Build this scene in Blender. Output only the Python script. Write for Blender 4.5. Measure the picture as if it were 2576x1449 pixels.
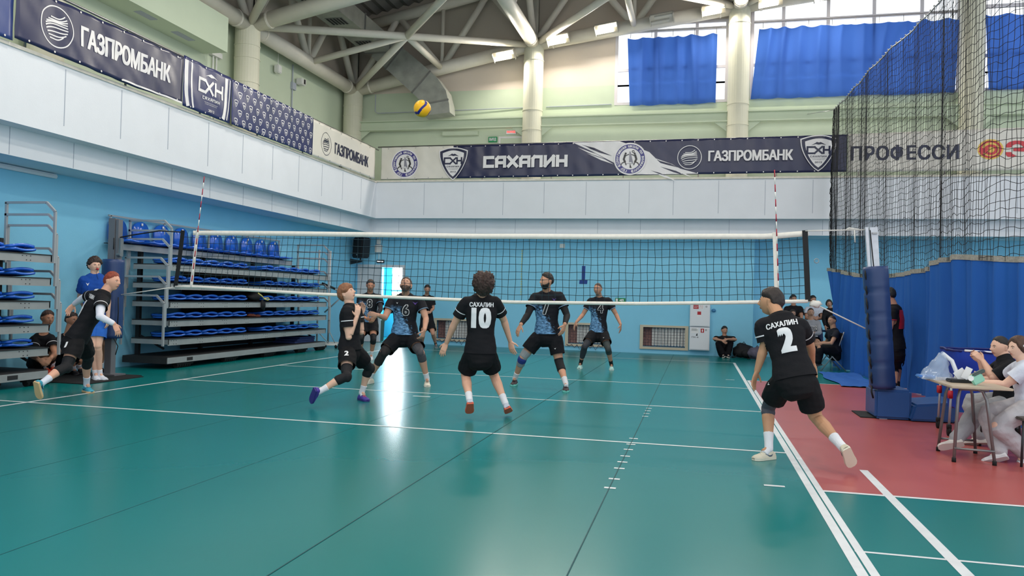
import bpy, bmesh, math, random
from mathutils import Vector as V, Matrix as M, noise
from mathutils.geometry import tessellate_polygon
from mathutils.bvhtree import BVHTree
PI = math.pi
sc = bpy.context.scene
col = sc.collection
for o in list(bpy.data.objects):
    bpy.data.objects.remove(o)

# ---------------- camera, world, exposure ----------------
cam = bpy.data.cameras.new('camera')
cam.sensor_fit = 'HORIZONTAL'; cam.sensor_width = 36.0
cam.lens = 36.0 * 1978.2 / 2576.0
cam.clip_start = 0.05; cam.clip_end = 300
co = bpy.data.objects.new('camera', cam); col.objects.link(co)
CAM = V((8.0763, -11.1405, 1.4416))
_yaw, _pit, _rol = -0.2329, 0.01357, 0.025786
_f = V((math.sin(_yaw)*math.cos(_pit), math.cos(_yaw)*math.cos(_pit), math.sin(_pit)))
_r0 = V((math.cos(_yaw), -math.sin(_yaw), 0)); _u0 = _r0.cross(_f)
_r = _r0*math.cos(_rol) + _u0*math.sin(_rol); _u = _u0*math.cos(_rol) - _r0*math.sin(_rol)
co.matrix_world = M(((_r.x, _u.x, -_f.x, CAM.x), (_r.y, _u.y, -_f.y, CAM.y), (_r.z, _u.z, -_f.z, CAM.z), (0, 0, 0, 1)))
sc.camera = co
w = bpy.data.worlds.new('daylight'); sc.world = w; w.use_nodes = True
_bg = w.node_tree.nodes['Background']
_bg.inputs[0].default_value = (0.88, 0.94, 1.0, 1); _bg.inputs[1].default_value = 1.45
sc.view_settings.view_transform = 'Standard'; sc.view_settings.look = 'None'
sc.view_settings.exposure = 0.12; sc.view_settings.gamma = 1.0
LAMP_W = 95.0      # watts of each roof floodlight

# ---------------- helpers ----------------
def lin(h):
    if isinstance(h, str):
        h = h.lstrip('#'); c = [int(h[i:i+2], 16)/255 for i in (0, 2, 4)]
    else:
        c = list(h)
    return tuple((x/12.92 if x <= .04045 else ((x+.055)/1.055)**2.4) for x in c[:3]) + (1.0,)
MATS = {}
def mat(name, hexc, rough=.6, spec=.4, metal=0, var=0.0, vscale=3.0, bump=0.0, bscale=40.0, emit=None, estr=0, alpha=1.0, trans=0, coat=0, rvar=0, sheen=0, stretch=None):
    if name in MATS: return MATS[name]
    m = bpy.data.materials.new(name); m.use_nodes = True
    nt = m.node_tree; b = nt.nodes['Principled BSDF']; c = lin(hexc)
    b.inputs['Base Color'].default_value = c; b.inputs['Roughness'].default_value = rough
    b.inputs['Specular IOR Level'].default_value = spec; b.inputs['Metallic'].default_value = metal
    if coat: b.inputs['Coat Weight'].default_value = coat; b.inputs['Coat Roughness'].default_value = .15
    if trans: b.inputs['Transmission Weight'].default_value = trans
    if sheen: b.inputs['Sheen Weight'].default_value = sheen
    b.inputs['Alpha'].default_value = alpha
    tc = nt.nodes.new('ShaderNodeTexCoord'); src = tc.outputs['Object']
    if stretch:
        mp = nt.nodes.new('ShaderNodeMapping'); mp.inputs['Scale'].default_value = stretch
        nt.links.new(src, mp.inputs['Vector']); src = mp.outputs[0]
    if var or rvar:
        n = nt.nodes.new('ShaderNodeTexNoise'); n.inputs['Scale'].default_value = vscale; n.inputs['Detail'].default_value = 4
        nt.links.new(src, n.inputs['Vector'])
        if var:
            r = nt.nodes.new('ShaderNodeValToRGB')
            r.color_ramp.elements[0].position = .3; r.color_ramp.elements[1].position = .7
            r.color_ramp.elements[0].color = tuple(x*(1-var) for x in c[:3]) + (1,)
            r.color_ramp.elements[1].color = tuple(min(1, x*(1+var)) for x in c[:3]) + (1,)
            nt.links.new(n.outputs['Fac'], r.inputs[0]); nt.links.new(r.outputs[0], b.inputs['Base Color'])
        if rvar:
            mr = nt.nodes.new('ShaderNodeMapRange'); mr.inputs['To Min'].default_value = max(0, rough-rvar); mr.inputs['To Max'].default_value = rough+rvar
            nt.links.new(n.outputs['Fac'], mr.inputs[0]); nt.links.new(mr.outputs[0], b.inputs['Roughness'])
    if bump:
        n2 = nt.nodes.new('ShaderNodeTexNoise'); n2.inputs['Scale'].default_value = bscale; n2.inputs['Detail'].default_value = 3
        nt.links.new(src, n2.inputs['Vector'])
        bp = nt.nodes.new('ShaderNodeBump'); bp.inputs['Strength'].default_value = bump; bp.inputs['Distance'].default_value = .01
        nt.links.new(n2.outputs['Fac'], bp.inputs['Height']); nt.links.new(bp.outputs[0], b.inputs['Normal'])
    if emit:
        b.inputs['Emission Color'].default_value = lin(emit); b.inputs['Emission Strength'].default_value = estr
    MATS[name] = m
    return m

def mesh_obj(name, me, mats, parent=None, smooth=False):
    o = bpy.data.objects.new(name, me); col.objects.link(o)
    for m in (mats if isinstance(mats, (list, tuple)) else [mats]): me.materials.append(m)
    if smooth:
        me.polygons.foreach_set('use_smooth', [True]*len(me.polygons))
    if parent: o.parent = parent
    return o
def tag(o, label=None, cat=None, group=None, kind=None):
    if label: o['label'] = label
    if cat: o['category'] = cat
    if group: o['group'] = group
    if kind: o['kind'] = kind
    return o
def thing(name, label, cat, loc=(0, 0, 0), rotz=0, group=None):
    o = bpy.data.objects.new(name, None); col.objects.link(o)
    o.empty_display_size = .1
    o.location = loc; o.rotation_euler = (0, 0, rotz)
    return tag(o, label, cat, group)
def copy_tree(o, parent=None):
    c = o.copy(); col.objects.link(c)
    if parent is not None: c.parent = parent
    for ch in list(o.children): copy_tree(ch, c)
    return c

class MB:
    """collects shapes into one mesh; off is subtracted so parts are local to their thing"""
    def __init__(s, off=(0, 0, 0)):
        s.bm = bmesh.new(); s.mi = 0; s.off = V(off)
    def v(s, p): return s.bm.verts.new(V(p)-s.off)
    def face(s, pts):
        f = s.bm.faces.new([s.v(p) for p in pts]); f.material_index = s.mi; return f
    def fv(s, vs):
        try:
            f = s.bm.faces.new(vs); f.material_index = s.mi; return f
        except ValueError: return None
    def box(s, c, d, ax=None, bev=0):
        c = V(c); X, Y, Z = (V(a) for a in (ax or ((1, 0, 0), (0, 1, 0), (0, 0, 1))))
        dx, dy, dz = (q/2 for q in d)
        vs = [s.v(c+X*(i*dx)+Y*(j*dy)+Z*(k*dz)) for i in (-1, 1) for j in (-1, 1) for k in (-1, 1)]
        fs = [s.fv([vs[i] for i in q]) for q in ((0, 1, 3, 2), (4, 6, 7, 5), (0, 4, 5, 1), (2, 3, 7, 6), (0, 2, 6, 4), (1, 5, 7, 3))]
        if bev:
            es = set(e for f in fs for e in f.edges)
            r = bmesh.ops.bevel(s.bm, geom=list(es), offset=bev, segments=2, affect='EDGES')
            for f in r['faces']: f.material_index = s.mi
        return s
    def b2(s, lo, hi, bev=0):
        lo = V(lo); hi = V(hi)
        return s.box((lo+hi)/2, hi-lo, bev=bev)
    def bar(s, p0, p1, wd, ht=None, up=(0, 0, 1), bev=0):
        p0 = V(p0); p1 = V(p1); d = p1-p0; L = d.length; Z = d/L
        up = V(up)
        if abs(Z.dot(up)) > .95: up = V((1, 0, 0))
        X = up.cross(Z).normalized(); Y = Z.cross(X)
        return s.box((p0+p1)/2, (wd, ht or wd, L), (X, Y, Z), bev)
    def ring(s, p, X, Y, a, b, n, ph=0):
        return [s.v(p+X*(a*math.cos(2*PI*i/n+ph))+Y*(b*math.sin(2*PI*i/n+ph))) for i in range(n)]
    def skin(s, r0, r1):
        n = len(r0)
        for i in range(n): s.fv([r0[i], r0[(i+1) % n], r1[(i+1) % n], r1[i]])
    def cap(s, r, rev=False):
        s.fv(r[::-1] if not rev else r)
    def tube(s, pts, rad, n=8, closed=False, cap=True):
        pts = [V(p) for p in pts]; N = len(pts); prev = None; rings = []
        rads = rad if isinstance(rad, (list, tuple)) else [rad]*N
        X = None
        for i, p in enumerate(pts):
            if closed: t = pts[(i+1) % N]-pts[i-1]
            else: t = pts[min(i+1, N-1)]-pts[max(i-1, 0)]
            t = t.normalized() if t.length > 1e-9 else V((0, 0, 1))
            if X is None:
                a = V((0, 0, 1)) if abs(t.z) < .9 else V((1, 0, 0))
                X = a.cross(t).normalized()
            else:
                X = (X-t*X.dot(t)); X = X.normalized() if X.length > 1e-6 else V((1, 0, 0)).cross(t).normalized()
            Y = t.cross(X)
            rings.append(s.ring(p, X, Y, rads[i], rads[i], n))
        for a, b in zip(rings, rings[1:]): s.skin(a, b)
        if closed: s.skin(rings[-1], rings[0])
        elif cap: s.cap(rings[0]); s.cap(rings[-1], True)
        return s
    def loft(s, pts, side, rads, n=16, round_=True):
        """elliptical tube: side = lateral axis (or list), rads = list of (lateral, other)"""
        pts = [V(p) for p in pts]; N = len(pts); rings = []
        sides = side if isinstance(side, list) else [side]*N
        P2 = list(pts); R2 = [(r, r) if not isinstance(r, tuple) else r for r in rads]; S2 = [V(q) for q in sides]
        if round_:
            for end in (0, -1):
                t = (P2[0]-P2[1]) if end == 0 else (P2[-1]-P2[-2])
                t = t.normalized(); a, b = R2[end]; q = min(a, b)
                for k, (fo, fr) in enumerate(((.45, .85), (.75, .5))):
                    pp = (P2[0] if end == 0 else P2[-1])
                    base = pts[0] if end == 0 else pts[-1]
                    np_ = base+t*(q*fo); nr = (rads_a(rads, end)[0]*fr, rads_a(rads, end)[1]*fr)
                    if end == 0: P2.insert(0, np_); R2.insert(0, nr); S2.insert(0, S2[0])
                    else: P2.append(np_); R2.append(nr); S2.append(S2[-1])
        N = len(P2)
        for i, p in enumerate(P2):
            t = P2[min(i+1, N-1)]-P2[max(i-1, 0)]
            t = t.normalized() if t.length > 1e-9 else V((0, 0, 1))
            X = S2[i]-t*S2[i].dot(t)
            X = X.normalized() if X.length > 1e-5 else (V((1, 0, 0))-t*t.x).normalized()
            Y = t.cross(X)
            rings.append(s.ring(p, X, Y, R2[i][0], R2[i][1], n))
        for a, b in zip(rings, rings[1:]): s.skin(a, b)
        s.cap(rings[0]); s.cap(rings[-1], True)
        return s
    def prism(s, poly, d, cap=True):
        """poly: 3D planar points, extruded by vector d"""
        d = V(d); a = [s.v(p) for p in poly]; b = [s.v(V(p)+d) for p in poly]; n = len(a)
        for i in range(n): s.fv([a[i], a[(i+1) % n], b[(i+1) % n], b[i]])
        s.fv(a[::-1]); s.fv(b); return s
    def sphere(s, c, r, n=12, sx=1, sy=1, sz=1):
        c = V(c); rows = []
        for j in range(1, n//2):
            th = PI*j/(n//2)
            rows.append([s.v(c+V((r*sx*math.sin(th)*math.cos(2*PI*i/n), r*sy*math.sin(th)*math.sin(2*PI*i/n), r*sz*math.cos(th)))) for i in range(n)])
        t = s.v(c+V((0, 0, r*sz))); b = s.v(c-V((0, 0, r*sz)))
        for a, q in zip(rows, rows[1:]):
            for i in range(n): s.fv([a[i], q[i], q[(i+1) % n], a[(i+1) % n]])
        for i in range(n):
            s.fv([t, rows[0][i], rows[0][(i+1) % n]]); s.fv([b, rows[-1][(i+1) % n], rows[-1][i]])
        return s
    def grid(s, fn, nu, nv, thick=None):
        vs = [[s.v(fn(i/nu, j/nv)) for j in range(nv+1)] for i in range(nu+1)]
        for i in range(nu):
            for j in range(nv): s.fv([vs[i][j], vs[i+1][j], vs[i+1][j+1], vs[i][j+1]])
        return s
    def build(s, name, mats, parent=None, smooth=False, fix=True):
        if fix: bmesh.ops.recalc_face_normals(s.bm, faces=s.bm.faces[:])
        me = bpy.data.meshes.new(name); s.bm.to_mesh(me); s.bm.free()
        return mesh_obj(name, me, mats, parent, smooth)
def rads_a(rads, end):
    r = rads[end]; return r if isinstance(r, tuple) else (r, r)

def single(name, mb, mats, label, cat, group=None, smooth=False):
    """one-mesh thing, origin moved to its base centre"""
    bm = mb.bm
    xs = [v.co for v in bm.verts]
    lo = V([min(p[i] for p in xs) for i in range(3)]); hi = V([max(p[i] for p in xs) for i in range(3)])
    c = V(((lo.x+hi.x)/2, (lo.y+hi.y)/2, lo.z))
    for v in bm.verts: v.co -= c
    o = mb.build(name, mats, None, smooth); o.location = c
    return tag(o, label, cat, group)
def struct(name, mb, mats, label=None, smooth=False):
    return tag(mb.build(name, mats, None, smooth), label, None, None, 'structure')

# ---------- flat artwork (lettering, emblems) mapped onto surfaces ----------
_tc = {}
def text2d(body, bold=0.0, space=1.0):
    k = (body, bold, space)
    if k in _tc: return _tc[k]
    c = bpy.data.curves.new('t', 'FONT'); c.body = body; c.offset = bold; c.resolution_u = 3; c.space_character = space
    o = bpy.data.objects.new('t', c); col.objects.link(o); bpy.context.view_layer.update()
    me = bpy.data.meshes.new_from_object(o.evaluated_get(bpy.context.evaluated_depsgraph_get()))
    vs = [(v.co.x, v.co.y) for v in me.vertices]; fs = [tuple(p.vertices) for p in me.polygons]
    bpy.data.objects.remove(o); bpy.data.curves.remove(c); bpy.data.meshes.remove(me)
    x0 = min(v[0] for v in vs); x1 = max(v[0] for v in vs); y0 = min(v[1] for v in vs); y1 = max(v[1] for v in vs)
    vs = [((x-x0)/(x1-x0), (y-y0)/(y1-y0)) for x, y in vs]
    _tc[k] = (vs, fs, (x1-x0)/(y1-y0)); return _tc[k]
class Art:
    """2D artwork: triangles in a flat (u, v) frame"""
    def __init__(s): s.vs = []; s.fs = []; s.lz = []; s.k = 0
    def add(s, vs, fs):
        n = len(s.vs); s.vs += vs; s.k = (s.k+1) % 12; s.lz += [s.k*.00022]*len(vs); s.fs += [tuple(i+n for i in f) for f in fs]; return s
    def text(s, body, u0, u1, v0, v1, bold=0.0, rot=0, space=1.0):
        vs, fs, asp = text2d(body, 0.0, space); b = bold*(v1-v0)*1.25
        for dx, dy in (((0, 0),) if not bold else ((-1, -1), (-1, 1), (1, -1), (1, 1), (-1, 0), (1, 0), (0, 0), (0, 1), (0, -1), (-.5, 0), (.5, 0))):
            s.add([(u0+b+x*(u1-u0-2*b)+dx*b, v0+b*.6+y*(v1-v0-1.2*b)+dy*b*.6) for x, y in vs], fs)
        return s
    def poly(s, outer, holes=()):
        loops = [[V((x, y, 0)) for x, y in outer]]+[[V((x, y, 0)) for x, y in h] for h in holes]
        flat = [(p.x, p.y) for l in loops for p in l]
        return s.add(flat, [tuple(t) for t in tessellate_polygon(loops)])
    def rect(s, u0, v0, u1, v1): return s.add([(u0, v0), (u1, v0), (u1, v1), (u0, v1)], [(0, 1, 2, 3)])
    def stroke(s, pts, wd, sq=True):
        for i in range(len(pts)-1):
            (x0, y0), (x1, y1) = pts[i], pts[i+1]; L = math.hypot(x1-x0, y1-y0) or 1e-9
            dx, dy = (x1-x0)/L, (y1-y0)/L; h = wd/2; e = h if sq is True else (0 if not sq else h*sq)
            x0 -= dx*e; y0 -= dy*e; x1 += dx*e; y1 += dy*e
            s.add([(x0-dy*h, y0+dx*h), (x0+dy*h, y0-dx*h), (x1+dy*h, y1-dx*h), (x1-dy*h, y1+dx*h)], [(0, 1, 2, 3)])
        return s
    def ringd(s, cx, cy, r0, r1, n=40, sx=1.0):
        vs = []; fs = []
        for i in range(n):
            a = 2*PI*i/n; vs += [(cx+r0*sx*math.cos(a), cy+r0*math.sin(a)), (cx+r1*sx*math.cos(a), cy+r1*math.sin(a))]
        for i in range(n):
            j = (i+1) % n; fs.append((2*i, 2*i+1, 2*j+1, 2*j))
        return s.add(vs, fs)
    def disc(s, cx, cy, r, n=40, sx=1.0):
        return s.add([(cx+r*sx*math.cos(2*PI*i/n), cy+r*math.sin(2*PI*i/n)) for i in range(n)], [tuple(range(n))])
    def make(s, name, fn, mats, parent, maxe=.1, off=(0, 0, 0)):
        bm = bmesh.new(); vv = [bm.verts.new((x, y, z)) for (x, y), z in zip(s.vs, s.lz)]
        for f in s.fs:
            try: bm.faces.new([vv[i] for i in f])
            except ValueError: pass
        bmesh.ops.triangulate(bm, faces=bm.faces[:])
        for _ in range(5):
            es = [e for e in bm.edges if e.calc_length() > maxe]
            if not es: break
            bmesh.ops.subdivide_edges(bm, edges=es, cuts=1)
            bmesh.ops.triangulate(bm, faces=[f for f in bm.faces if len(f.verts) > 3])
        off = V(off); dead = []
        for v in bm.verts:
            x, y, z = v.co; q = fn(x, y)
            if q is None: dead.append(v); continue
            q = V(q); i, j = fn(x+.003, y), fn(x, y+.003)
            if i is not None and j is not None: q = q+(V(i)-q).cross(V(j)-q).normalized()*z
            v.co = q-off
        if dead: bmesh.ops.delete(bm, geom=dead, context='VERTS')
        me = bpy.data.meshes.new(name); bm.to_mesh(me); bm.free()
        return mesh_obj(name, me, mats, parent, True)
# squared wordmark letters on a unit box
_W = {'С': [[(1, 1), (0, 1), (0, 0), (1, 0)]], 'А': [[(0, 0), (0, .8), (.2, 1), (1, 1), (1, 0)], [(0, .4), (1, .4)]],
      'Х': [[(0, 1), (1, 0)], [(0, 0), (1, 1)]], 'Л': [[(0, 0), (0, .8), (.2, 1), (1, 1), (1, 0)]],
      'И': [[(0, 1), (0, 0), (1, 1), (1, 0)]], 'Н': [[(0, 1), (0, 0)], [(1, 1), (1, 0)], [(0, .5), (1, .5)]]}
def wordmark(art, word, u0, u1, v0, v1, wt=.2, gap=.3):
    n = len(word); lw = (u1-u0)/(n+(n-1)*gap); h = v1-v0; t = wt*h
    for i, ch in enumerate(word):
        x0 = u0+i*lw*(1+gap)
        for st in _W[ch]:
            art.stroke([(x0+t/2+px*(lw-t), v0+t/2+py*(h-t)) for px, py in st], t, sq=.95)
    return art
def shield_pts(cx, cy, wd, ht, n=10):
    """crest outline: domed top, sides tapering to a point"""
    P = []
    for i in range(n+1):
        a = i/n; P.append((cx-wd/2+wd*a, cy+ht*(.40+.10*math.sin(PI*a))))
    for i in range(1, n+1):
        a = i/n; P.append((cx+wd/2*math.cos(a*PI/2)**.75 if i < n else cx, cy+ht*(.40-.90*a)))
    for i in range(n-1, 0, -1):
        a = i/n; P.append((cx-wd/2*math.cos(a*PI/2)**.75, cy+ht*(.40-.90*a)))
    return P
def globe_strokes(art, cx, cy, r, sx=1.0):
    for k in range(9):
        t = -0.8+1.6*k/8; hw = math.sqrt(max(0, 1-t*t))
        pts = []
        for i in range(9):
            a = -1+2*i/8
            pts.append((cx+sx*r*(a*hw*.95+.06*math.sin(k)), cy+r*(t*.92+.24*a*abs(a)*.6-.16*(1-a*a)*math.cos(k*.8))))
        art.stroke(pts, r*.085, sq=.3)
    return art
# ---------------- materials of the setting ----------------
TEAL = mat('floor_teal', '#047474', rough=.25, spec=.33, var=.025, vscale=.8, bump=.03, bscale=5)
RED = mat('floor_red', '#ab5350', rough=.33, spec=.4, var=.05, vscale=.9, bump=.03, bscale=5)
LINE = mat('line_white', '#d9dde0', rough=.4, var=.05, vscale=9)
SEAM = mat('floor_seam', '#0f4a50', rough=.7)
CYAN = mat('wall_cyan', '#84cae8', rough=.65, var=.025, vscale=1.5, bump=.15, bscale=60)
PALE = mat('parapet_pale_blue', '#dfe2e8', rough=.7, var=.02, vscale=2, bump=.12, bscale=50)
JOINT = mat('joint_grey', '#a9afbb', rough=.9)
GREEN = mat('wall_pale_green', '#c4d0b9', rough=.8, var=.03, vscale=1.2, bump=.12, bscale=50)
CREAM = mat('wall_cream', '#dacdc0', rough=.8, var=.03, vscale=1.2, bump=.12, bscale=50)
TAUPE = mat('wall_taupe', '#bdb2a5', rough=.85, var=.04, vscale=.8)
TUBE = mat('tube_cream', '#dcd5c8', rough=.5, var=.06, vscale=2.5, bump=.08, bscale=20)
COLM = mat('column_cream', '#d2d0bc', rough=.55, var=.05, vscale=1.5, bump=.08, bscale=20)
DECK = mat('roof_deck', '#8a8784', rough=.7)
STEEL = mat('brushed_steel', '#9a9a9a', rough=.35, metal=.8, var=.1, vscale=6)
GALV = mat('galvanised_sheet', '#a5a69f', rough=.45, metal=.35, var=.16, vscale=3.5)
WHITE = mat('white_paint', '#dcdcd8', rough=.5)
BLACK = mat('black_plastic', '#17181b', rough=.45)
RUBBER = mat('black_rubber', '#101113', rough=.8)
FRAMEW = mat('window_frame_white', '#d8d2d6', rough=.5)

# ---------------- floor ----------------
mb = MB()
mb.face([(-3.2, -14, 0), (24, -14, 0), (24, 16.5, 0), (-3.2, 16.5, 0)])
def strip(x0, y0, x1, y1, z, mi):
    mb.mi = mi; mb.face([(x0, y0, z), (x1, y0, z), (x1, y1, z), (x0, y1, z)])
strip(9.06, -4.55, 20, 4.52, .0008, 2)
for y in (0, -3, 3): strip(-.02 if y != -3 else -1.6, y-.025, 9.0, y+.025, .0016, 1)      # centre and attack lines
strip(-.03, -14, .03, 9.03, .0018, 1)                                    # left side line
strip(8.94, -14, 9.0, 9.03, .0018, 1); strip(9.012, -14, 9.062, 4.5, .0018, 1)
strip(-.03, 8.97, 9.0, 9.02, .0017, 1)
strip(9.5, -14, 9.57, -3.6, .0018, 1)
strip(9.05, -4.59, 20, -4.54, .0019, 1); strip(9.05, 4.49, 20, 4.53, .0019, 1)
strip(8.62, -4.54, 8.78, -4.49, .0018, 1); strip(8.62, 4.44, 8.78, 4.48, .0018, 1)
strip(9.01, -6.13, 10.0, -6.10, .0012, 1)
for y in (-2.75, -3.1, -3.39, -3.73, -4.01, -4.29, -4.71, -5.03): strip(7.40, y-.022, 7.49, y+.022, .0018, 1)
for y in (-.29, -.54, -.81, -1.07): strip(7.42, y-.022, 7.495, y+.022, .0018, 1)
strip(4.1, -.42, 4.36, -.36, .0018, 1)
for x in (5.975, 7.44): strip(x-.004, -14, x+.004, 11.2, .0022, 3)
for x in (4.47, 2.97, 1.47): strip(x-.0025, -14, x+.0025, 11.2, .001, 3)
tag(mb.build('floor', [TEAL, LINE, RED, SEAM], fix=False), None, None, None, 'structure')

# ---------------- lower walls ----------------
def panel(mb, fn, u0, u1, v0, v1, holes=(), reveal=None):
    us = sorted({u0, u1, *[h[0] for h in holes], *[h[1] for h in holes]}); vs = sorted({v0, v1, *[h[2] for h in holes], *[h[3] for h in holes]})
    for a, b in zip(us, us[1:]):
        for c, d in zip(vs, vs[1:]):
            if any(h[0] <= a and b <= h[1] and h[2] <= c and d <= h[3] for h in holes): continue
            mb.face([fn(a, c, 0), fn(b, c, 0), fn(b, d, 0), fn(a, d, 0)])
    if reveal:
        for h in holes:
            for (a, c), (b, d) in (((h[0], h[2]), (h[1], h[2])), ((h[1], h[2]), (h[1], h[3])), ((h[1], h[3]), (h[0], h[3])), ((h[0], h[3]), (h[0], h[2]))):
                mb.face([fn(a, c, 0), fn(b, d, 0), fn(b, d, reveal), fn(a, c, reveal)])
YF = 11.4; XL = -2.25
DOOR = (-2.14, -.66, 0, 2.33)
NICHES = [(.38, 1.5), (4.38, 5.5), (6.52, 7.80)]
mb = MB(); panel(mb, lambda u, v, d: (u, YF+d, v), XL, 9.55, 0, 3.32, [DOOR]+[(a, b, .17, .79) for a, b in NICHES], .22)
mb.face([(9.55, YF, 0), (9.55, 11.95, 0), (9.55, 11.95, 3.32), (9.55, YF, 3.32)])
mb.face([(9.55, 11.95, 0), (24, 11.95, 0), (24, 11.95, 3.32), (9.55, 11.95, 3.32)])
for a, b in NICHES: mb.face([(a, YF+.21, .17), (b, YF+.21, .17), (b, YF+.21, .79), (a, YF+.21, .79)])
struct('wall_far', mb, CYAN)
mb = MB(); mb.b2((XL-.3, -14, 0), (XL, YF+.3, 3.32)); struct('wall_left', mb, CYAN)
mb = MB(); mb.b2((-.6, YF-.012, 0), (9.55, YF, .06)); struct('baseboard_far', mb, CYAN)
# beams under the gallery and the parapet with its panel joints
mb = MB(); mb.b2((XL-.3, -14, 3.3), (-1.5, 10.72, 3.71)); mb.b2((-2.6, 10.72, 3.3), (24, 12.6, 3.71))
mb.mi = 1
for k in range(-9, 10): mb.b2((-1.502, -1.95+1.18*k-.006, 3.31), (-1.497, -1.95+1.18*k+.006, 3.70)) if -1.95+1.18*k < 10.6 else None
for k in range(20): mb.b2((-.6+1.18*k-.005, 10.717, 3.32), (-.6+1.18*k+.005, 10.722, 3.70))
struct('gallery_beam', mb, [PALE, JOINT])
mb = MB(); mb.b2((-3.4, -14, 3.705), (-1.21, 10.4, 4.74)); mb.b2((-3.4, 10.4, 3.705), (24, 12.6, 4.76))
mb.mi = 1
for k in range(-11, 11):
    y = -1.29+1.18*k
    if y < 10.3: mb.b2((-1.212, y-.007, 3.85+.05*(k % 3)), (-1.206, y+.007, 4.7))
for k in range(21): mb.b2((.28+1.18*k-.006, 10.397, 3.8+.05*(k % 2)), (.28+1.18*k+.006, 10.402, 4.72))
struct('gallery_parapet', mb, [PALE, JOINT])
LEDGE = mat('ledge_plaster', '#d8d2c6', rough=.8, var=.1, vscale=8)
mb = MB(); mb.b2((-1.3, -14, 4.74), (-1.19, 10.35, 4.79)); mb.b2((-1.2, 10.36, 4.76), (24, 10.5, 4.81)); struct('trim_1', mb, LEDGE)
# hand rail along the gallery edge
mb = MB(); mb.tube([(-1.2, -14, 5.72), (-1.2, 10.44, 5.72)], .022); mb.tube([(-1.2, 10.42, 5.80), (24, 10.42, 5.90)], .022)
for y in range(-12, 11, 2): mb.tube([(-1.24, y, 4.7), (-1.24, y, 5.72)], .018)
for x in range(0, 24, 2): mb.tube([(x, 10.46, 4.7), (x, 10.46, 5.82)], .018)
struct('gallery_railing', mb, STEEL, smooth=True)
# ---------------- upper walls ----------------
YU = 12.55; XU = -3.25
NODES = [(-8.7, 6.6), (-2.85, 8.0), (3.04, 9.2), (9.06, 10.0), (15.1, 10.67), (21.1, 11.0), (27, 11.1)]
def zc(x):
    for (a, za), (b, zb) in zip(NODES, NODES[1:]):
        if x <= b: return za+(zb-za)*(x-a)/(b-a)
    return NODES[-1][1]
WIN = [(5.48, 8.78, 7.36, 9.78), (9.40, 14.92, 7.42, 10.35), (15.45, 21.0, 7.44, 10.8)]
mb = MB(); panel(mb, lambda u, v, d: (u, YU+d, v), XU, 24, 4.7, 7.96, [(a, b, c, 7.96) for a, b, c, d in WIN]+[(1.98, 2.68, 4.76, 6.42)], .2)
mb.mi = 1; panel(mb, lambda u, v, d: (u, YU+d, v), XU, 24, 7.96, 13.4, [(a, b, 7.96, d) for a, b, c, d in WIN], .2)
mb.mi = 0; mb.b2((XU, YU-.12, 4.76), (24, YU, 7.14))
mb.bm.faces.ensure_lookup_table()
# dark cladding above the eaves tubes
o = struct('wall_far_upper', mb, [GREEN, CREAM])
mb = MB()
for i in range(len(NODES)-1):
    a = max(NODES[i][0], XU); b = min(NODES[i+1][0], 24)
    if b > a and a < 5.4:
        b = min(b, 5.45)
        mb.face([(a, YU-.02, zc(a)+.05), (b, YU-.02, zc(b)+.05), (b, YU-.02, 13.4), (a, YU-.02, 13.4)])
mb.face([(5.45, YU-.02, 9.8), (24, YU-.02, 10.9), (24, YU-.02, 13.4), (5.45, YU-.02, 13.4)])
mb.face([(XU+.02, -14, 8.15), (XU+.02, YU, 8.15), (XU+.02, YU, 11.2), (XU+.02, -14, 11.2)])
struct('wall_far_cladding', mb, TAUPE)
mb = MB(); mb.b2((XU-.3, -14, 4.7), (XU, YU+.3, 11.4))
mb.b2((XU, -14, 6.95), (-2.62, 4.9, 7.75))
mb.mi = 1
for y0, y1, x in ((2.2, 2.7, -2.9), (3.4, 4.0, -2.95), (1.2, 1.5, -3.0)): mb.b2((x-.05, y0, 6.943), (x+.12, y1, 6.951))
struct('wall_left_upper', mb, [GREEN, JOINT])
# ceiling: ribbed deck following the arch
mb = MB()
xs = [XU-.1+i*.18 for i in range(int((24.2-XU)/.18)+1)]
pr = None
for i, x in enumerate(xs):
    z = zc(x)+2.45+(.05 if i % 2 else -.03)
    q = (mb.v((x, -14, z)), mb.v((x, YU+.2, z)))
    if pr: mb.fv([pr[0], pr[1], q[1], q[0]])
    pr = q
struct('ceiling', mb, DECK)
# windows: glazing bars in each opening
for n, (a, b, c, d) in enumerate(WIN):
    mb = MB(); y = YU+.02
    for x in {0: (a+.04, 6.67, 7.87, b-.04), 1: (a+.04, 10.29, 11.5, 12.71, 13.94, b-.04), 2: (a+.04, 16.7, 17.9, 19.1, b-.04)}[n]: mb.b2((x-.045, y-.03, c), (x+.045, y+.03, d))
    for z in (c+.03, 8.4, 9.55+.1*n, d-.03): mb.b2((a, y-.028, z-.04), (b, y+.028, z+.04))
    o = tag(mb.build('window_%d' % (n+1), FRAMEW), None, None, None, 'structure')
# columns
def column(x, y, z1, r=.3):
    mb = MB(); mb.tube([(x, y, 4.7), (x, y, z1)], r, 28)
    for z in (6.55, 7.15, z1-.55): mb.tube([(x, y, z), (x, y, z+.03)], r+.012, 28)
    struct('column', mb, COLM, smooth=False).data.polygons.foreach_set
    return mb
for x, y in ((-2.87, 12.2), (3.04, 12.2), (9.06, 12.2), (15.1, 12.2), (-2.87, 6.1), (-2.87, 0)):
    column(x, y, zc(x)+.02)
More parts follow.
